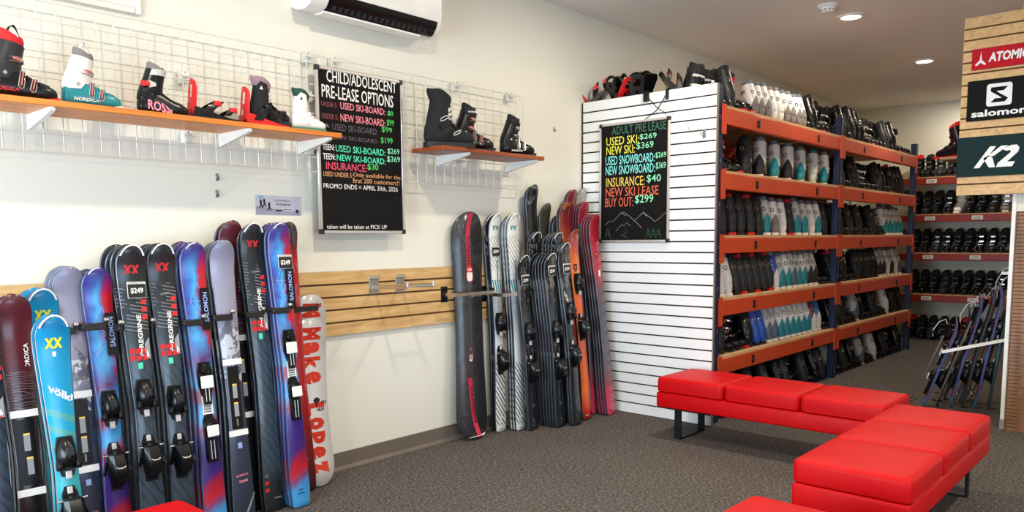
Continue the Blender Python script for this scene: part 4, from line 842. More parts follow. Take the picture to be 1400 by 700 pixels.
def decorate(r, kind, L, opt):
    Y = lambda z: -(th_at(z/L)+.0006)-(.0)
    b = Parts(r, L)
    def quad(*a): _quad(*a); b.flush('mark')
    def put_text(*a): _put(*a); b.flush('lettering')
    def vtext(*a, **k): _vtext(*a, **k); b.flush('lettering')
    def xx_logo(*a): _xx(*a); b.flush('logo')
    if kind == 'slate':
        z = L-.105; xx_logo(b, .0, z, .066, .040, INK['red'], Y(z))
        for i in range(2):
            for j in range(3): zz = L*.635+.030*i; xx_ = -.040+.027*j; quad(b, [(xx_, zz-.012), (xx_+.022, zz-.007), (xx_+.022, zz+.015), (xx_, zz+.010)], INK['red'], Y(zz))
        for i in range(3): zz = L*.765+.034*i; quad(b, [(.028, zz-.010), (.050, zz-.006), (.050, zz+.013), (.028, zz+.009)], INK['red'], Y(zz))
        vtext(b, 'PEREGRINE', .012, L*.640, L*.775, .020, INK['white'], Y(L*.66), .03)
        quad(b, [(.026, L*.63), (.046, L*.63), (.046, L*.70), (.026, L*.68)], INK['grey'], Y(L*.65)); quad(b, [(.030, L*.635), (.042, L*.64), (.034, L*.66)], INK['white'], Y(L*.65)-.0008)
        put_text(b, 'VÖLKL', (-.018, Y(L*.83), L*.828), (.046, 0, .008), (0, 0, .012), INK['grey'], .02)
        for i in range(3): zz = .10+.035*i; quad(b, [(-.044, zz), (-.024, zz+.004), (-.024, zz+.020), (-.044, zz+.016)], INK['red'] if i < 2 else INK['dgrey'], Y(zz))
        put_text(b, 'VÖLKL', (.0, Y(.05), .06), (.04, 0, 0), (0, 0, .010), INK['grey'], .02)
        quad(b, [(-.010, L*.60), (.010, L*.60), (.010, L*.62), (-.010, L*.62)], INK['teal'], Y(L*.6))
    elif kind == 'salomon':
        for p, q in (((-.03, L*.80), (.012, L*.865)), ((.012, L*.865), (.03, L*.80)), ((.03, L*.80), (-.03, L*.80)), ((-.03, L*.80), (.02, L*.74)), ((.02, L*.74), (-.03, L*.70)), ((-.03, L*.70), (.03, L*.80)), ((.0, L*.80), (.035, L*.735)), ((-.02, L*.745), (.03, L*.80))):
            yy = Y(L*.8)-.0012; b.bar((p[0], yy, p[1]), (q[0], yy, q[1]), .0022, .0016, INK['lilac'], (0, 1, 0))
        for zz in (L*.045,): put_text(b, 'SALOMON', (-.020, Y(zz), zz), (.04, 0, 0), (0, 0, .010), INK['black'], .02); put_text(b, 'ONE', (-.014, Y(zz), zz+.018), (.028, 0, 0), (0, 0, .012), INK['black'], .03)
    elif kind == 'maroon':
        vtext(b, 'NORDICA', .030, L*.735, L*.835, .016, INK['white'], Y(L*.78), .015)
        for zz in (L*.60, L*.335): quad(b, [(-.048, zz-.014), (.048, zz-.014), (.048, zz+.014), (-.048, zz+.014)], INK['white'], Y(zz)-.0006)
        for zz, x in ((L*.50, 0), (L*.42, .004)): quad(b, [(x-.010, zz-.03), (x+.012, zz-.03), (x+.012, zz+.03), (x-.010, zz+.03)], INK['grey'], Y(zz)); quad(b, [(x-.010, zz+.03), (x+.012, zz+.03), (x+.012, zz+.038), (x-.010, zz+.038)], INK['gold'], Y(zz))
        quad(b, [(-.03, L*.36), (.03, L*.36), (.03, L*.58), (-.03, L*.58)], PBLK, Y(L*.45)+.0004)
    elif kind == 'mountain':
        zz = L*.575; quad(b, [(-.048, zz-.014), (.048, zz-.014), (.048, zz+.014), (-.048, zz+.014)], INK['white'], Y(zz)-.0006); zz = L*.325; quad(b, [(-.048, zz-.014), (.048, zz-.014), (.048, zz+.014), (-.048, zz+.014)], INK['white'], Y(zz)-.0006)
        quad(b, [(-.028, L*.34), (.028, L*.34), (.028, L*.56), (-.028, L*.56)], PBLK, Y(L*.45)+.0004)
        for zz in (L*.47, L*.405): quad(b, [(-.010, zz-.03), (.012, zz-.03), (.012, zz+.03), (-.010, zz+.03)], INK['grey'], Y(zz)); quad(b, [(-.010, zz+.03), (.012, zz+.03), (.012, zz+.037), (-.010, zz+.037)], INK['gold'], Y(zz))
        b.tube([(0, Y(L*.36), L*.35), (0, Y(L*.36), L*.375)], .004, STEEL, 6)
        quad(b, [(-.008, L*.27), (.012, L*.27), (.012, L*.29), (-.008, L*.29)], INK['lilac'], Y(L*.28))
        put_text(b, 'NORDICA', (-.03, Y(L*.17), L*.17), (.06, 0, .004), (0, 0, .010), INK['pink'], .01); put_text(b, 'TEAM', (-.02, Y(L*.15), L*.148), (.045, 0, .003), (0, 0, .012), INK['pink'], .02)
        for k in range(2): b.tube([(-.05+.1*i/10+k*.006, Y(.05)-.0002, .01+.13*(i/10)**2+k*.0) for i in range(11)], .0016, INK['grey'], 4)
    elif kind == 'cyan':
        z = L-.105; xx_logo(b, 0, z, .062, .040, INK['yell'], Y(z)); put_text(b, 'völkl', (-.036, Y(L*.715), L*.735), (.080, 0, -.055), (.004, 0, .030), INK['white'], .03)
        quad(b, [(-.006, L*.855), (.006, L*.855), (.006, L*.872), (-.006, L*.872)], INK['white'], Y(L*.86))
    elif kind == 'white':
        z = L-.105; xx_logo(b, 0, z, .066, .042, INK['tealdk'], Y(z)); quad(b, [(.004, L*.67), (.012, L*.67), (.012, L*.79), (.004, L*.79)], INK['tealdk'], Y(L*.7)); put_text(b, 'VÖLKL', (-.016, Y(.02), .014), (.036, 0, 0), (0, 0, .008), INK['dgrey'], .02)
        vtext(b, 'VÖLKL', -.020, L*.56, L*.62, .012, INK['white'], Y(L*.6))
    elif kind == 'black':
        z = L-.105; xx_logo(b, 0, z, .062, .040, INK['dgrey'], Y(z))
        if opt.get('diag'): put_text(b, 'VÖLKL', (-.040, Y(L*.70), L*.725), (.075, 0, -.13), (.012, 0, .030), INK['white'], .03)
        put_text(b, 'VÖLKL', (-.02, Y(.05), .03), (.04, 0, 0), (0, 0, .01), INK['dgrey'], .02)
    elif kind in ('orange', 'brown', 'red'):
        z = L*.80; y0 = Y(z); ink = INK['black'] if kind != 'red' else mat('ink_wine', (96, 16, 30), .5)
        b.prism([(-.022, z+.03), (.022, z+.03), (.022, z-.005), (0, z-.032), (-.022, z-.005)], lambda u, w, t: (u, t, w), y0, y0-.0006, ink); b.prism([(-.012, z+.018), (.012, z+.018), (.0, z-.014)], lambda u, w, t: (u, t, w), y0-.0006, y0-.0010, INK['coral']); b.flush('logo')
        put_text(b, 'ROSSIGNOL', (-.02, Y(.03), .03), (.04, 0, 0), (0, 0, .008), INK['white'] if kind == 'orange' else ink, .02)
        if kind == 'red': quad(b, [(.0, L*.695), (.022, L*.695), (.022, L*.725), (.0, L*.725)], INK['white'], Y(L*.7))
    b.flush('line_motif' if kind == 'salomon' else 'mark')
    if kind in ('slate', 'cyan', 'white', 'black', 'salomon') and not opt.get('notip'):      # pale arc round the tip
        b = MB(); R = .085; pts = []
        for i in range(4 if kind != 'salomon' else 6, 13):
            z = L-R+R*math.sin(PI/2*i/12); w = .060*math.sqrt(max(0, 1-((z-L+R)/R)**2.3)); c_ = -.30*max(0, z-(L-.16))**2/.16
            pts.append((w*.90, c_-.0125, z-.004))
        full = pts[:-1]+[(0, pts[-1][1], pts[-1][2])]+[(-x, y, z) for x, y, z in reversed(pts[:-1])]
        if kind == 'salomon': full = full[len(full)//2:]
        b.tube(full, .0024 if kind == 'black' else .0038 if kind != 'salomon' else .0028, INK['white'], 5); b.obj('tip_guard', r, label='pale arc round the ski tip')
def ski(kind, Bp, Tp, label, group=None, yaw=0.0, front=True, bind=None, tag_=None, **opt):
    M, L = frame_on(Bp, Tp, yaw); o = link('ski', ski_mesh(kind, L)); o.matrix_world = M; tag(o, label, 'ski', group)
    if front:
        decorate(o, kind, L, opt)
        if bind: toe_heel(o, L, L*opt.get('zt', .52), L*opt.get('zh', .33), bind)
        if tag_: price_tag(o, L, L*opt.get('ztag', .865), opt.get('xtag', .012), tag_)
        if opt.get('sleeve'):
            b = MB(); b.box(.016, .060, -.024, -.020, L*.70, L*.845, PBLK); s_ = b.obj('sleeve_strip', o, label='black strip with brand lettering')
            b = MB(); vtext(b, 'SALOMON', .038, L*.728, L*.83, .022, INK['lilac'], -.0245, .02); b.obj('lettering', s_)
        if opt.get('card'):
            b = MB(); z = L*opt['card']; b.box(-.024, .026, -.026, -.023, z-.045, z+.040, PW); c_ = b.obj('paper_tag', o, label='white paper tag with barcode'); b = MB()
            for k in range(7): b.box(-.018, .018, -.0265, -.026, z-.035+k*.006, z-.035+k*.006+(.002 if k % 2 else .004), INK['black'])
            b.box(-.018, .014, -.0265, -.026, z+.018, z+.022, INK['dgrey']); b.box(-.018, .008, -.0265, -.026, z+.010, z+.013, INK['dgrey']); b.obj('print', c_)
        if bind or True:
            pass
    return o
POS = ['frontmost', 'second from front', 'third from front', 'fourth from front', 'fifth from front', 'sixth from front']
def stack(kind, tip, yt, n, desc, where, bot=None, dy=.042, dxs=0.0, drop=.155, **k):
    T = on_plane(tip[0], tip[1], 1, yt)
    Bq = Vector((*k.pop('B'), 0)) if 'B' in k else on_plane(bot[0], bot[1], 2, 0) if bot else Vector((T.x-.012, T.y-drop, 0))
    Bq.z = .003
    if 'by' in k: Bq.y = k.pop('by')
    grp = 'skis in the stack: '+where
    for i in range(n):
        off = Vector((dxs*i, dy*i, 0)); t2 = T+off; b2 = Bq+off
        t2.y = min(t2.y, YW-.025-.0); b2.y = min(b2.y, YW-.05)
        t2.z += random.uniform(-.012, .004) if i else 0
        lab = desc+', '+(POS[i]+' in '+where if n > 1 else where)
        ski(kind, b2, t2, lab, grp if n > 1 else None, front=(i == 0), **(k if i == 0 else {}))
# the long row on the left wall, left to right
stack('slate', (-30, 425), 3.41, 2, 'dark blue grey ski', 'pair cut by the left picture edge', dy=.045)
stack('maroon', (14, 404), 3.432, 3, 'maroon and black ski', 'stack at the left picture edge', dy=.045)
stack('cyan', (53, 396), 3.50, 4, 'bright blue ski with yellow logo', 'taller blue stack', dy=.045)
stack('cyan', (67, 432), 3.27, 2, 'shorter bright blue ski with yellow logo', 'pair before taller blue stack', bind='std', zt=.50, zh=.31)
stack('mountain', (89, 366), 3.5225, 3, 'lavender ski with mountain print', 'short stack behind the blue skis', dy=.045)
stack('salomon', (128, 367), 3.50, 4, 'blue and red ski', 'stack between lavender and slate skis', bind='std', zt=.52, zh=.33, sleeve=True, dy=.045)
stack('slate', (174, 336), 3.46, 4, 'slate grey ski with red logo', 'stack carrying the left $249 tag', bind='std', zt=.51, zh=.32, tag_='$249', ztag=.855, dy=.057)
stack('slate', (216, 334), 3.485, 4, 'slate grey ski with red logo', 'stack beside the left $249 stack', bind='std', zt=.47, zh=.30, dy=.052)
stack('maroon', (240, 332), 3.672, 1, 'black ski with white band', 'half hidden between the slate and the blue skis')
stack('salomon', (259, 333), 3.48, 4, 'blue and red ski', 'stack in the middle of the row', bind='pad', zt=.535, zh=.345, sleeve=True, card=.445, dy=.05)
stack('mountain', (299, 330), 3.48, 3, 'lavender ski with mountain print', 'tall stack right of middle', dy=.045)
stack('maroon', (311, 303), 3.614, 2, 'tall maroon ski', 'tall stack behind the lavender skis', dy=.045)
stack('slate', (340, 306), 3.54, 2, 'slate grey ski with red logo', 'tall stack near the right end', zt=.50, zh=.30, dy=.034)
stack('salomon', (377, 306), 3.49, 4, 'blue and red ski', 'tagged stack at the right end', bind='pad', zt=.575, zh=.40, tag_='$249', ztag=.865, xtag=.02, sleeve=True, card=.49, dy=.034)
stack('redblack', (388, 305), 3.67, 1, 'red ski with black tip', 'half hidden behind the rightmost blue stack')
# the fan of skis in the corner beside the white panel
stack('white', (674, 292), 3.672, 1, 'white ski with teal logo and price tag', 'next to the charcoal snowboard', bot=(684, 590), bind='std', zt=.50, zh=.34, tag_='$299', ztag=.83, xtag=-.01)
stack('black', (666, 293), 3.70, 1, 'black ski', 'hidden behind the tagged white ski', bot=(677, 587))
stack('white', (698, 292), 3.60, 3, 'white ski with teal logo', 'untagged white stack', bot=(711, 588), dy=.026)
stack('black', (724, 253), 3.666, 2, 'tallest black ski', 'pair standing above the black skis', B=(4.30, 3.622), dy=.022, notip=True)
stack('olive', (742, 278), 3.68, 1, 'plain dark olive ski', 'alone right of the tallest black pair', B=(4.46, 3.65))
stack('olive', (759, 294), 3.625, 2, 'plain dark olive ski', 'olive stack above the black skis', B=(4.51, 3.54), dy=.03)
stack('black', (728, 317), 3.60, 2, 'black ski with pale tip', 'upper left black stack', bot=(750, 578), by=3.548, dy=.020)
stack('black', (757, 318), 3.50, 4, 'black ski with pale tip', 'upper right black stack', bot=(781, 577), by=3.41, dy=.027)
stack('black', (711, 349), 3.5345, 1, 'black ski with grey logo and tag', 'left edge of the black skis', bot=(729, 588), by=3.4685, bind='std', zt=.56, zh=.36, tag_='$299', ztag=.86)
stack('black', (748, 346), 3.44, 6, 'shorter black ski with pale tip', 'front black stack', bot=(766, 584), by=3.374, bind='std', zt=.56, zh=.36, tag_='$249', ztag=.90, dy=.027)
stack('black', (767, 332), 3.43, 2, 'black ski with diagonal white lettering', 'tagged pair beside orange ski', bot=(786, 581), by=3.32, bind='std', zt=.62, zh=.40, tag_='$299', ztag=.86, diag=True, dy=.024)
stack('brown', (768, 277), 3.555, 2, 'orange-brown ski with dark tip', 'stack behind the bright orange ski', B=(4.62, 3.50), dy=.022)
stack('orange', (780, 314), 3.47, 1, 'bright orange ski with dark red tip', 'leaning in front of the fan', bot=(802, 574), bind='std', zt=.72, zh=.50)
stack('maroonred', (778, 260), 3.66, 2, 'tall wine red ski', 'tallest red stack at the back', B=(4.79, 3.60), dy=.024)
stack('greyish', (791, 258), 3.697, 1, 'pale grey ski', 'behind the crimson skis by the white panel', B=(4.87, 3.66))
stack('red', (794, 277), 3.60, 3, 'crimson and grey ski', 'left crimson stack', bot=(816, 566), by=3.44, dy=.026)
stack('red', (808, 294), 3.48, 4, 'crimson and grey ski', 'right crimson stack by the white panel', bot=(834, 567), by=3.322, dy=.026)

# ------------------------------------------------------------------ snowboards
def snowboard(label, Bp, Tp, hw, top, side, group=None, yaw=0.0):
    M, L = frame_on(Bp, Tp, yaw); b = MB(); rows = []; R = hw*1.25
    zs = [R*(1-math.cos(PI/2*i/10)) for i in range(11)]+[R+(L-2*R)*i/14 for i in range(1, 15)]+[L-R+R*math.sin(PI/2*i/10) for i in range(1, 11)]
    for z in zs:
        t = z/L; w = hw*(1-.13*math.sin(PI*min(1, max(0, (t-.12)/.76)))); e = min(z, L-z)
        if e < R: w = max(.01, w*math.sqrt(max(0, 1-((R-e)/R)**2.4)))
        c_ = -.16*max(0, .17-e)**2/.17*1.6; rows.append((w, c_, z))
    fr = [[(-w, c_-.010, z), (w, c_-.010, z), (w, c_, z), (-w, c_, z)] for w, c_, z in rows]; n = len(fr)
    V = [p for r_ in fr for p in r_]
    for j, m in ((0, top), (1, side), (2, BASE), (3, side)): b.add(V, [(i*4+j, i*4+(j+1) % 4, (i+1)*4+(j+1) % 4, (i+1)*4+j) for i in range(n-1)], m)
    b.add(fr[0], [(0, 1, 2, 3)], side); b.add(fr[-1], [(0, 1, 2, 3)], side)
    me = b.mesh('snowboard', 30); bm = bmesh.new(); bm.from_mesh(me); bmesh.ops.remove_doubles(bm, verts=bm.verts[:], dist=1e-5); bmesh.ops.recalc_face_normals(bm, faces=bm.faces[:]); bm.to_mesh(me); bm.free()
    o = link('snowboard', me); o.matrix_world = M; tag(o, label, 'snowboard', group); return o, L
SBT = top_plain('sheet_charcoal', [(0, (52, 52, 56)), (.5, (58, 58, 62)), (1, (52, 53, 57))], (92, 90, 98), .35)
Bq = on_plane(647, 600, 2, 0); Bq.z = .004; Bq.y += .01; Tq = on_plane(636, 290, 1, 3.69)
sb, L = snowboard('charcoal snowboard with a red stripe and red sticker leaning on the wall', Bq, Tq, .142, SBT, SIDEW)
def cy_(z): e = min(z, L-z); return -.16*max(0, .17-e)**2/.17*1.6-.0106
b = MB(); SBR = INK['rose']
for z0, z1, x0, x1 in ((L*.70, L*.995, .010, .004), (.012, L*.27, .012, -.040)):
    n = 14; A = []; C_ = []
    for i in range(n+1):
        z = z0+(z1-z0)*i/n; x = x0+(x1-x0)*i/n if z0 > .5 else .030-.045*(z-z0)/(z1-z0); A.append((x-.019, cy_(z), z)); C_.append((x+.019, cy_(z), z))
    b.add(A+C_, [(i, i+1, n+1+i+1, n+1+i) for i in range(n)], mat('stripe_red', (206, 44, 72), .4))
b.obj('stripe', sb, label='red stripe')
def on_board(o, fn, name, *a, **k):
    b = MB(); fn(b, *a, **k); LL = k2['L']; e = lambda z: max(0, .17-min(z, LL-z))
    b.v = [(x, y-.16*e(z)**2/.17*1.6, z) for x, y, z in b.v]; b.obj(name, o)
k2 = {'L': L}
on_board(sb, vtext, 'lettering', 'ROSSIGNOL', .008, L*.72, L*.90, .028, INK['black'], -.0112, .03); on_board(sb, put_text, 'lettering', 'ROSSIGNOL', (.026+.014, -.0114, L*.07), (-.030, 0, L*.17), (-.028, 0, -.004), INK['black'], .03)
on_board(sb, vtext, 'lettering', 'A7', .0, L*.39, L*.41, .02, INK['rose'], -.0112); on_board(sb, quad, 'mark', [(-.010, L*.345), (.014, L*.345), (.014, L*.375), (-.010, L*.375)], INK['white'], -.0108); on_board(sb, quad, 'mark', [(-.004, L*.352), (.008, L*.352), (.008, L*.375), (-.004, L*.375)], INK['red'], -.0114)
for k in range(4):
    for s_ in (-1, 1):
        for zc in (.60, .24): b = MB(); b.M = Matrix.Translation((.0+s_*.022, -.0108, L*zc+k*.025)) @ Matrix.Rotation(PI/2, 4, 'X'); b.lathe([(0, 0), (.005, 0), (.005, .0008), (0, .0008)], PGRY, 8); b.obj('insert', sb)
b = MB(); b.M = Matrix.Translation((.012, -.0112, L*.735)); b.prism([(-.030, -.03), (-.024, -.055), (.0, -.062), (.024, -.055), (.030, -.03), (.024, .03), (.008, .055), (-.012, .055), (-.026, .03)], lambda u, w, t: (u, t, w), 0, -.001, INK['red']); b.prism([(-.026, -.03), (-.02, -.052), (.0, -.058), (.02, -.052), (.026, -.03), (.024, .002), (-.024, .002)], lambda u, w, t: (u, t, w), -.001, -.0016, INK['white']); put_text(b, 'Sale', (-.02, -.0014, .010), (.040, 0, .004), (0, 0, .022), INK['white'], .02); b.obj('sticker', sb, label='red and white sticker')
b = MB(); b.prism([(-.075, .018), (-.03, .006), (.03, .004), (.07, .016), (.085, .034), (.03, .020), (-.03, .020)], lambda u, w, t: (u, t, w), cy_(.02)+.001, cy_(.02)-.0012, PW); b.obj('tail_patch', sb, label='white tail edge')
WHT = top_plain('sheet_offwhite', [(0, (228, 224, 220)), (.7, (224, 222, 220)), (1, (196, 194, 194))], amt=.05)
def blob(b, pts, m, y):                              # soft-cornered painted letter stroke
    P = [Vector((p[0], 0, p[1])) for p in pts]
    for _ in range(2):
        Q = []
        for i, p in enumerate(P): q = P[(i+1) % len(P)]; Q += [p*.75+q*.25, p*.25+q*.75]
        P = Q
    n = len(P); b.add([(p.x, y, p.z) for p in P]+[(p.x, y-.0006, p.z) for p in P], [tuple(range(n)), tuple(range(2*n-1, n-1, -1))]+[(i, (i+1) % n, n+(i+1) % n, n+i) for i in range(n)], m)
GRF = mat('paint_red', (214, 52, 26), .45)
for lb, Bx, By, top, ty, hw in (('small white snowboard with red lettering, in front of a matching one', 2.345, 3.575, .915, 3.66, .118), ('taller white snowboard with red lettering behind the matching small one', 2.375, 3.64, 1.045, 3.69, .118)):
    o, L2 = snowboard(lb, Vector((Bx, By, .004)), Vector((Bx+.02, ty, top)), hw, WHT, PW, 'white snowboards at the right end of the ski row')
    y = -.0108; k2['L'] = L2
    for i, ch in enumerate('Make Lopez'):
        if ch == ' ': continue
        z1 = L2-.050-i*L2*.088-(.012 if i > 4 else 0)
        on_board(o, vtext, 'lettering', ch, .018, z1-L2*.075, z1, .108 if ch not in 'ML' else .12, GRF, y, .065, up=False)
    z = L2*.50
    b = MB(); b.prism([(.024, z-.03), (.036, z-.03), (.037, z-.008), (.048, z-.006), (.052, z+.008), (.040, z+.020), (.024, z+.020), (.010, z+.008), (.014, z-.006), (.023, z-.008)], lambda u, w, t: (u, t, w), y, y-.0006, INK['black']); b.obj('emblem', o)
    on_board(o, put_text, 'lettering', 'm', (.060, y, z-.02), (.03, 0, 0), (0, 0, .018), INK['black'], .02); on_board(o, put_text, 'lettering', 'NUF', (.03, y, z-.058), (.045, 0, 0), (0, 0, .02), INK['black'], .03)

# ------------------------------------------------------------------ ski holders on the slat panels
def holder(x0, x1, yfront, z, label, m, end=CHROME, dz=0.0):
    r = thing('ski_holder', label, 'ski holder', (x0, YW-.02, z), 0, 'ski holders on the maple slat panels')
    b = MB(); b.rbox(-.028, .028, -.006, 0, -.045, .045, STEEL, .003, 1); b.obj('wall_plate', r)
    d = yfront-(YW-.02); b = MB(); b.rbox(-.008, .008, d, -.004, -.014, .014, m, .003, 1)
    b.obj('arm', r)
    if x1 != x0: b = MB(); b.rbox(-.008, x1-x0, d-.008, d+.004, -.015, .015, m, .003, 1); b.obj('crossbar', r)
    b = MB(); b.M = Matrix.Translation((max(x1-x0, 0) if x1 != x0 else 0, d-.004, .016)); b.lathe([(0, 0), (.010, 0), (.014, .008), (.010, .018), (0, .020)], end, 12); b.obj('end_knob', r)
def hz(T, Bq, z): t = z/T.z; return Bq.y+(T.y-Bq.y)*t
BLKB = mat('black_bar', (34, 32, 32), .35)
for i, (tip, yt, dr, lab) in enumerate((((14, 404), 3.42, 0, 'leftmost holder bar across the maroon skis'), ((86, 366), 3.53, 0, 'holder bar across the first lavender skis'), ((128, 367), 3.49, 0, 'grey holder bar across the first blue and red skis'),
        ((174, 336), 3.46, 0, 'holder bar across the slate skis with the left tag'), ((216, 334), 3.49, 0, 'holder bar across the untagged slate skis'), ((259, 333), 3.48, 0, 'black holder bar across the middle blue and red skis'),
        ((299, 330), 3.48, 0, 'black holder bar across the tall lavender skis'), ((340, 306), 3.55, 0, 'black holder bar across the tall slate skis'), ((377, 306), 3.49, 0, 'black holder bar across the rightmost blue and red skis'))):
    T = on_plane(tip[0], tip[1], 1, yt); zz = .985; yf = (yt-.155)+.155*zz/T.z-.034
    holder(T.x-.074, T.x+.012 if i not in (0, 3, 4) else T.x-.074, yf, zz+random.uniform(-.012, .012), lab, BLKB)
holder(2.185, 2.41, 3.60, .975, 'dark holder bar above the white snowboards', BLKB)
r = thing('ski_holder', 'empty chrome ski holder with two arms on the bare maple panel', 'ski holder', (2.87, YW-.02, 1.07))
for x in (0, .20):
    b = MB(); b.rbox(x-.036, x+.036, -.006, 0, -.052, .060, STEEL, .003, 1); b.rbox(x-.036, x+.036, -.016, -.004, .040, .060, CHROME, .003, 1); b.obj('wall_plate', r)
    b = MB(); b.bar((x, -.004, -.01), (x, -.31, .004), .014, .024, CHROME); b.tube([(x, -.31, .004), (x, -.312, .030)], .007, CHROME, 8); b.obj('arm', r)
b = MB(); b.bar((0, -.26, .004), (.20, -.26, .004), .010, .008, CHROME); b.obj('crossbar', r)
# chrome gate in front of the charcoal snowboard and the white skis
def gate(xa, xb, yf, z, label):
    r = thing('ski_holder', label, 'ski holder', (xa, YW-.02, z)); d = yf-(YW-.02)
    b = MB(); b.rbox(-.030, .030, -.006, 0, -.052, .052, BLACKM, .003, 1); b.obj('wall_plate', r)
    b = MB(); b.bar((0, -.004, 0), (0, d, 0), .012, .024, CHROME); b.obj('arm', r)
    b = MB(); b.bar((-.01, d, 0), (xb-xa, d, 0), .010, .022, CHROME, (0, 0, 1)); b.obj('crossbar', r)
    b = MB(); b.M = Matrix.Translation((xb-xa, d, .012)); b.lathe([(0, 0), (.010, 0), (.014, .008), (.010, .018), (0, .020)], BLACKM, 12); b.obj('end_knob', r)
gate(3.44, 3.79, 3.59, .985, 'chrome holder bar across the charcoal snowboard')
gate(3.82, 4.12, 3.52, .965, 'chrome holder bar across the white skis')
# ------------------------------------------------------------------ red benches
def rrect2(a, c_, q, n=5):
    P = []
    for cx, cy, a0 in ((a-q, c_-q, 0), (-a+q, c_-q, PI/2), (-a+q, -c_+q, PI), (a-q, -c_+q, 1.5*PI)):
        P += [(cx+q*math.cos(a0+PI/2*k/n), cy+q*math.sin(a0+PI/2*k/n)) for k in range(n+1)]
    return P
def bench(label, M):
    r = thing('bench', label, 'bench', (0, 0, 0), 0, 'red benches'); r.matrix_world = M; Lb, Wb = 1.45, .46
    b = MB(); b.rbox(0, Lb, 0, Wb, .215, .318, RED, .014, 3); b.obj('seat_base', r)
    w = Lb/3
    for i in range(3):
        b = MB(); x0, x1 = i*w+.002, (i+1)*w-.002; hx, hy = (x1-x0)/2, Wb/2+.002
        def ring(ins, z, q=.03):
            P = rrect2(hx-ins, hy-ins, max(.006, q-ins*.4)); return [((x0+x1)/2+px_, Wb/2+py_, z) for px_, py_ in P]
        rows = [ring(.012, .318), ring(.002, .324), ring(0, .334), ring(0, .395)]+[ring(.026*(1-math.cos(PI/2*k/5)), .395+.025*math.sin(PI/2*k/5)) for k in range(1, 6)]+[ring(.05, .4225), ring(.10, .4255), ring(.17, .4275)]
        b.loft(rows, RED)
        c_ = b.obj('cushion', r)
        b = MB(); zz = .330; b.tube([(x0+.024, -.0025, zz), (x1-.024, -.0025, zz)], .0022, RED, 5); b.tube([(x0+.024, Wb+.0025, zz), (x1-.024, Wb+.0025, zz)], .0022, RED, 5); b.obj('piping', c_)
    for x in (.13, Lb-.13):
        b = MB(); p = [(0+.07, .215), (.07, .0), (Wb-.07, .0), (Wb-.07, .215)]
        for (a, za), (c_, zc) in zip(p, p[1:]):
            if za == zc: b.box(x-.024, x+.024, a, c_, 0, .012, BLACKM)
            else: b.box(x-.024, x+.024, a-.006 if a < .2 else a-.006, a+.006, 0, .216, BLACKM)
        b.obj('leg', r)
def bM(x, y, yaw): return Matrix.Translation((x, y, 0)) @ Matrix.Rotation(yaw, 4, 'Z')
bench('red three-cushion bench beside the white slat panel', bM(4.43, 2.70, -PI/2))
bench('red three-cushion bench in the right foreground, end on to the viewer', bM(3.12, .784, 0.0))
bench('red bench whose corner shows at the bottom picture edge', bM(1.145, .745, -.02))
bench('red bench whose corner shows at the bottom left before the skis', bM(-.235, 2.250, 0))

# ------------------------------------------------------------------ ruler, brand panel and ski display on the partition
r = thing('height_ruler', 'tall wooden foot ruler standing against the white wall end', 'ruler', (PX-.024, PY-.018, 0))
RW = .52; b = MB(); b.box(0, .022, -RW, 0, 0, 1.50, PLANK); b.obj('plank', r)
b = MB(); INKB = mat('burnt_tick', (62, 34, 24), .7)
for k in range(1, 60):
    z = k*.0254; w = RW if k % 12 == 0 else (.085 if k % 3 == 0 else .07); b.box(-.0012, 0, -w, -.004, z-.0022, z+.0022, INKB)
b.box(-.0012, 0, -.006, -.003, 0, 1.5, INKB); b.box(-.0012, 0, -RW, 0, 1.494, 1.4995, INKB); b.obj('tick_marks', r)
b = MB()
for k in range(1, 5): put_text(b, str(k), (-.0012, -.125, k*.3048-.085), (0, -.055 if k > 1 else -.028, 0), (0, 0, .065), INKB, .005)
b.obj('numerals', r)
SPX = 6.12; b = slats(MB(), .50, 1.338, 1.62, 2.812, SPX, SPX+.02, MAPLE, GROOVEW, .0745, 'y'); b.box(SPX+.0205, SPX+.06, .52, .60, 1.7, ZC-.002, WMETAL); b.box(SPX+.0205, PX-.001, .95, 1.0, 2.2, 2.26, WMETAL)
o = b.obj('sign_panel'); tag(o, 'hanging maple slat panel carrying three brand signs', 'sign panel')
def sign(label, y0, z0, z1, m):
    r = thing('brand_sign', label, 'sign', (SPX-.012, y0, z0), 0, 'brand signs on the maple panel'); b = MB(); b.rbox(0, .011, -.74+(1.3-y0)*0, 0, 0, z1-z0, m, .002, 1); b.obj('sign_board', r); return r
def yz(b, poly, y0, z0, m, x=-.0006):
    b.prism(poly, lambda u, w, t: (t, -(u), w), x, x-.0008, m)
SGR = mat('sign_red', (190, 10, 32), .6, spec=.2); SGB = mat('sign_black', (12, 12, 13), .65, spec=.15); SGG = mat('sign_green', (20, 46, 48), .65, spec=.15); SW = mat('sign_white', (240, 240, 240), .4)
s = sign('red brand sign with white peak logo, topmost of three', 1.282, 2.459, 2.597, SGR); b = MB()
yz(b, [(.054, .118), (.060, .062), (.088, .030), (.076, .026), (.054, .044), (.032, .026), (.020, .030), (.048, .062)], 0, 0, SW); b.obj('logo', s)
b = MB(); put_text(b, 'ATOMIC', (-.0012, -.098, .040), (0, -.235, 0), (0, 0, .062), SW, .04, .15); b.obj('lettering', s)
s = sign('black brand sign with white square emblem, middle of three', 1.298, 2.118, 2.387, SGB); b = MB()
def rrect(x0, x1, z0, z1, q, n=5):
    P = []
    for cx, cz, a0 in ((x1-q, z1-q, 0), (x0+q, z1-q, PI/2), (x0+q, z0+q, PI), (x1-q, z0+q, 1.5*PI)):
        P += [(cx+q*math.cos(a0+PI/2*i/n), cz+q*math.sin(a0+PI/2*i/n)) for i in range(n+1)]
    return P
yz(b, rrect(.115, .262, .088, .236, .018), 0, 0, SW)
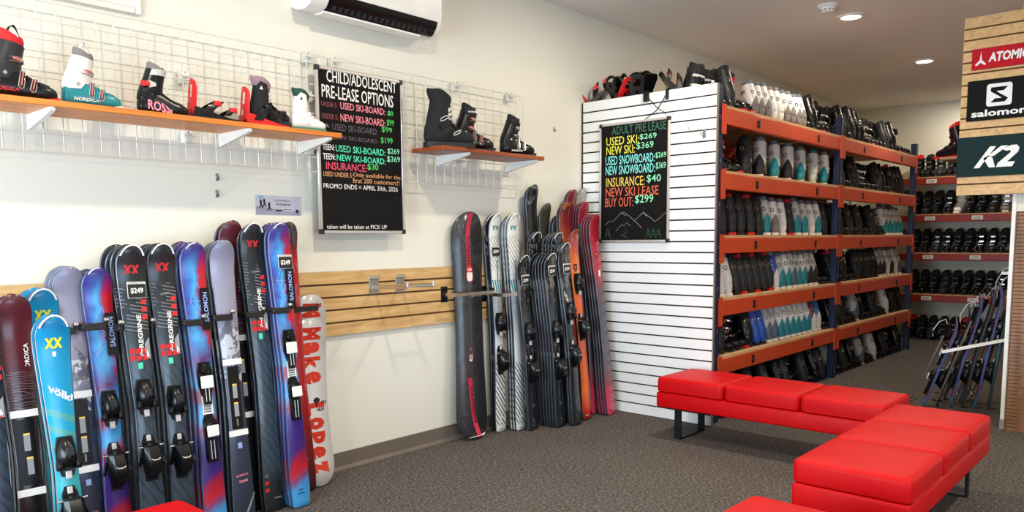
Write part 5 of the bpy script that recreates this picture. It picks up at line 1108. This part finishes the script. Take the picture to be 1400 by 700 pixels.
for poly in ([(.140, .212), (.238, .212), (.214, .186), (.172, .186), (.190, .170), (.238, .136), (.238, .130), (.222, .112), (.140, .112), (.164, .138), (.204, .138), (.184, .154), (.138, .186), (.138, .192)],):
    yz(b, poly, 0, 0, SGB, -.0016)
b.obj('emblem', s)
b = MB(); put_text(b, 'salomon', (-.0012, -.030, .024), (0, -.320, 0), (0, 0, .046), SW, .03); b.obj('lettering', s)
s = sign('dark green brand sign with slanted white lettering, lowest of three', 1.343, 1.744, 2.013, SGG); b = MB()
for poly in ([(.105, .056), (.140, .056), (.232, .196), (.196, .196)], [(.180, .128), (.262, .196), (.304, .196), (.222, .132)], [(.160, .118), (.196, .056), (.232, .056), (.214, .122), (.190, .138)]): yz(b, poly, 0, 0, SW)
for poly in ([(.268, .172), (.318, .196), (.352, .196), (.366, .176), (.360, .150), (.300, .088), (.345, .088), (.330, .056), (.238, .056), (.246, .082), (.318, .150), (.316, .164), (.294, .160)],): yz(b, poly, 0, 0, SW)
b.obj('lettering', s)
# side of the partition: slat panel with arms, skis and poles
b = slats(MB(), 6.26, 8.6, .40, 1.62, PY+.020, PY+.001, MAPLE, GROOVEW, .0762, 'x'); o = b.obj('slatwall'); tag(o, 'maple slat panel on the aisle side of the partition behind leaning skis', 'slat panel')
def arm(x, z, d, dz, label, m=PW, pegs=6):
    r = thing('ski_rack', label, 'ski rack', (x, PY+.021, z)); b = MB(); b.bar((0, 0, 0), (0, d, dz), .03, .022, m); b.obj('bar', r)
    b = MB()
    for k in range(pegs): t = (k+.6)/pegs; b.tube([(0, d*t, dz*t+.008), (0, d*t, dz*t+.030)], .006, CHROME, 6)
    b.obj('peg', r) if pegs == 1 else b.obj('peg_row', r)
arm(6.50, .600, .44, -.135, 'white sloping display arm with pegs holding the leaning skis')
arm(6.90, 1.055, .15, .0, 'short white peg arm high on the partition slat panel', pegs=1)
b = MB(); b.rbox(-.16, .16, 0, .56, -.02, 0, PLANK, .003, 1); o = b.obj('wall_shelf'); o.location = (6.72, PY+.001, 1.93); tag(o, 'small wall shelf on the partition half hidden by the sign panel', 'shelf')
b5 = boot_obj('ski_boot', ski_boot('b7', PBLK, PBLK, FAB_R, LVS, PRED, PRED, nb=1, ns=2, hi=False), 'black ski boot with red lining standing beside the hanging sign panel', 'ski boot', place(6.66, 1.478, 1.9315, 1.1, .80))
KID = dict(salomon='blue and red', cyan='blue', black='black', red='crimson')
for i, (k, x, y0, y1, zt) in enumerate((('cyan', 6.86, 1.20, 1.07, 1.02), ('salomon', 6.84, 1.29, 1.12, .98), ('black', 6.80, 1.37, 1.17, .95), ('salomon', 6.76, 1.45, 1.23, .90), ('black', 6.72, 1.53, 1.29, .80), ('salomon', 6.66, 1.61, 1.36, .72), ('black', 7.06, 1.33, 1.10, 1.0), ('salomon', 7.05, 1.44, 1.19, .93), ('black', 7.04, 1.55, 1.28, .86))):
    B0 = Vector((x, y0, .003)); T0 = Vector((x-.02, y1, zt)); M, L = frame_on(B0, T0, -2.85)
    o = link('ski', ski_mesh(k, L)); o.matrix_world = M @ Matrix.Diagonal((.85, 1, 1, 1))
    tag(o, 'short %s ski, %s from the partition in the %s row by the ruler' % (KID[k], ordn(i if i < 6 else i-6), 'near' if i < 6 else 'far'), 'ski', 'short skis leaning by the ruler')
    toe_heel(o, L, L*.62, L*.30, 'pad' if i in (3, 5, 8) else 'std')
for i, (x, y, h, ty) in enumerate(((6.98, 1.36, .98, 1.10), (6.94, 1.46, .90, 1.17), (6.62, 1.53, .80, 1.27), (6.90, 1.58, .84, 1.26), (7.15, 1.42, 1.04, 1.14), (6.60, 1.70, .66, 1.45))):
    r = thing('ski_pole', 'thin ski pole with curved strap, %s nearest the white arm by the ruler' % ordn(i), 'ski pole', (x, y, 0), 0, 'ski poles leaning by the ruler')
    d = Vector((.0, ty-y, h)); b = MB(); b.tube([(0, 0, .0), d*.05, d], [.002, .006, .008], STEEL, 8); b.obj('shaft', r)
    b = MB(); b.tube([d*.88, d*.97, d*1.0+Vector((.0, 0, .01))], [.013, .016, .020], PBLK, 8); b.obj('grip', r)
    b = MB(); b.tube([d*.99, d*1.04+Vector((0, .03, .02)), d*1.02+Vector((0, .07, .01)), d*.93+Vector((0, .09, 0)), d*.86+Vector((0, .07, 0))], .004, PLG, 5); b.obj('strap', r)
    b = MB(); c0 = d*.08; b.lathe([(.006, .01), (.035, 0), (.04, .004), (.006, .016)], PBLK, 12, c0); b.obj('basket', r)

# ------------------------------------------------------------------ ceiling fittings
GLOW = mat('lamp_glow', (255, 232, 200), .5, emit=14.0)
TRIM = mat('lamp_trim', (236, 232, 226), .5)
def downlight(x, y, label, lit=1.0):
    r = thing('ceiling_light', label, 'ceiling light', (x, y, ZC-.001), 0, 'round recessed ceiling lights')
    b = MB(); b.lathe([(.072, 0), (.105, 0), (.104, -.006), (.090, -.012), (.074, -.012), (.072, -.004)], TRIM, 28); b.obj('trim_ring', r)
    b = MB(); b.lathe([(0, -.0035), (.073, -.0035), (.073, -.0085), (0, -.0095)], GLOW, 24); b.obj('lens', r)
    d = bpy.data.lights.new('lamp', 'AREA'); d.shape = 'DISK'; d.size = .14; d.energy = LAMP_W*lit; d.color = LAMP_COL
    o = bpy.data.objects.new('lamp', d); COL.objects.link(o); o.parent = r; o.location = (0, 0, -.02)
LX = (.14, 2.25, 4.36, 6.47, 8.58, 10.69)
LNM = {6.47: 'recessed ceiling light beside the smoke detector', 8.58: 'recessed ceiling light nearer the hanging sign panel', 10.69: 'recessed ceiling light by the far wall behind the sign panel'}
for x in LX: downlight(x, 2.215, LNM.get(x, 'recessed ceiling light above the row of skis'), .55 if x > 5 else 1.0)
for x in LX[:3]: downlight(x, -.40, 'recessed ceiling light over the benches behind the viewer')
r = thing('smoke_detector', 'white round smoke detector on the ceiling', 'smoke detector', (6.05, 2.243, ZC-.001))
b = MB(); b.lathe([(0, 0), (.075, 0), (.075, -.010), (.066, -.018), (.062, -.020), (0, -.020)], PW, 28); b.obj('base_plate', r)
b = MB(); b.lathe([(0, -.018), (.058, -.018), (.056, -.034), (.040, -.050), (.030, -.054), (0, -.054)], PW, 28)
for k in range(10): a = k*PI/5; b.box(.048*math.cos(a)-.007, .048*math.cos(a)+.007, .048*math.sin(a)-.007, .048*math.sin(a)+.007, -.040, -.030, PGRY)
b.obj('sensor_dome', r)
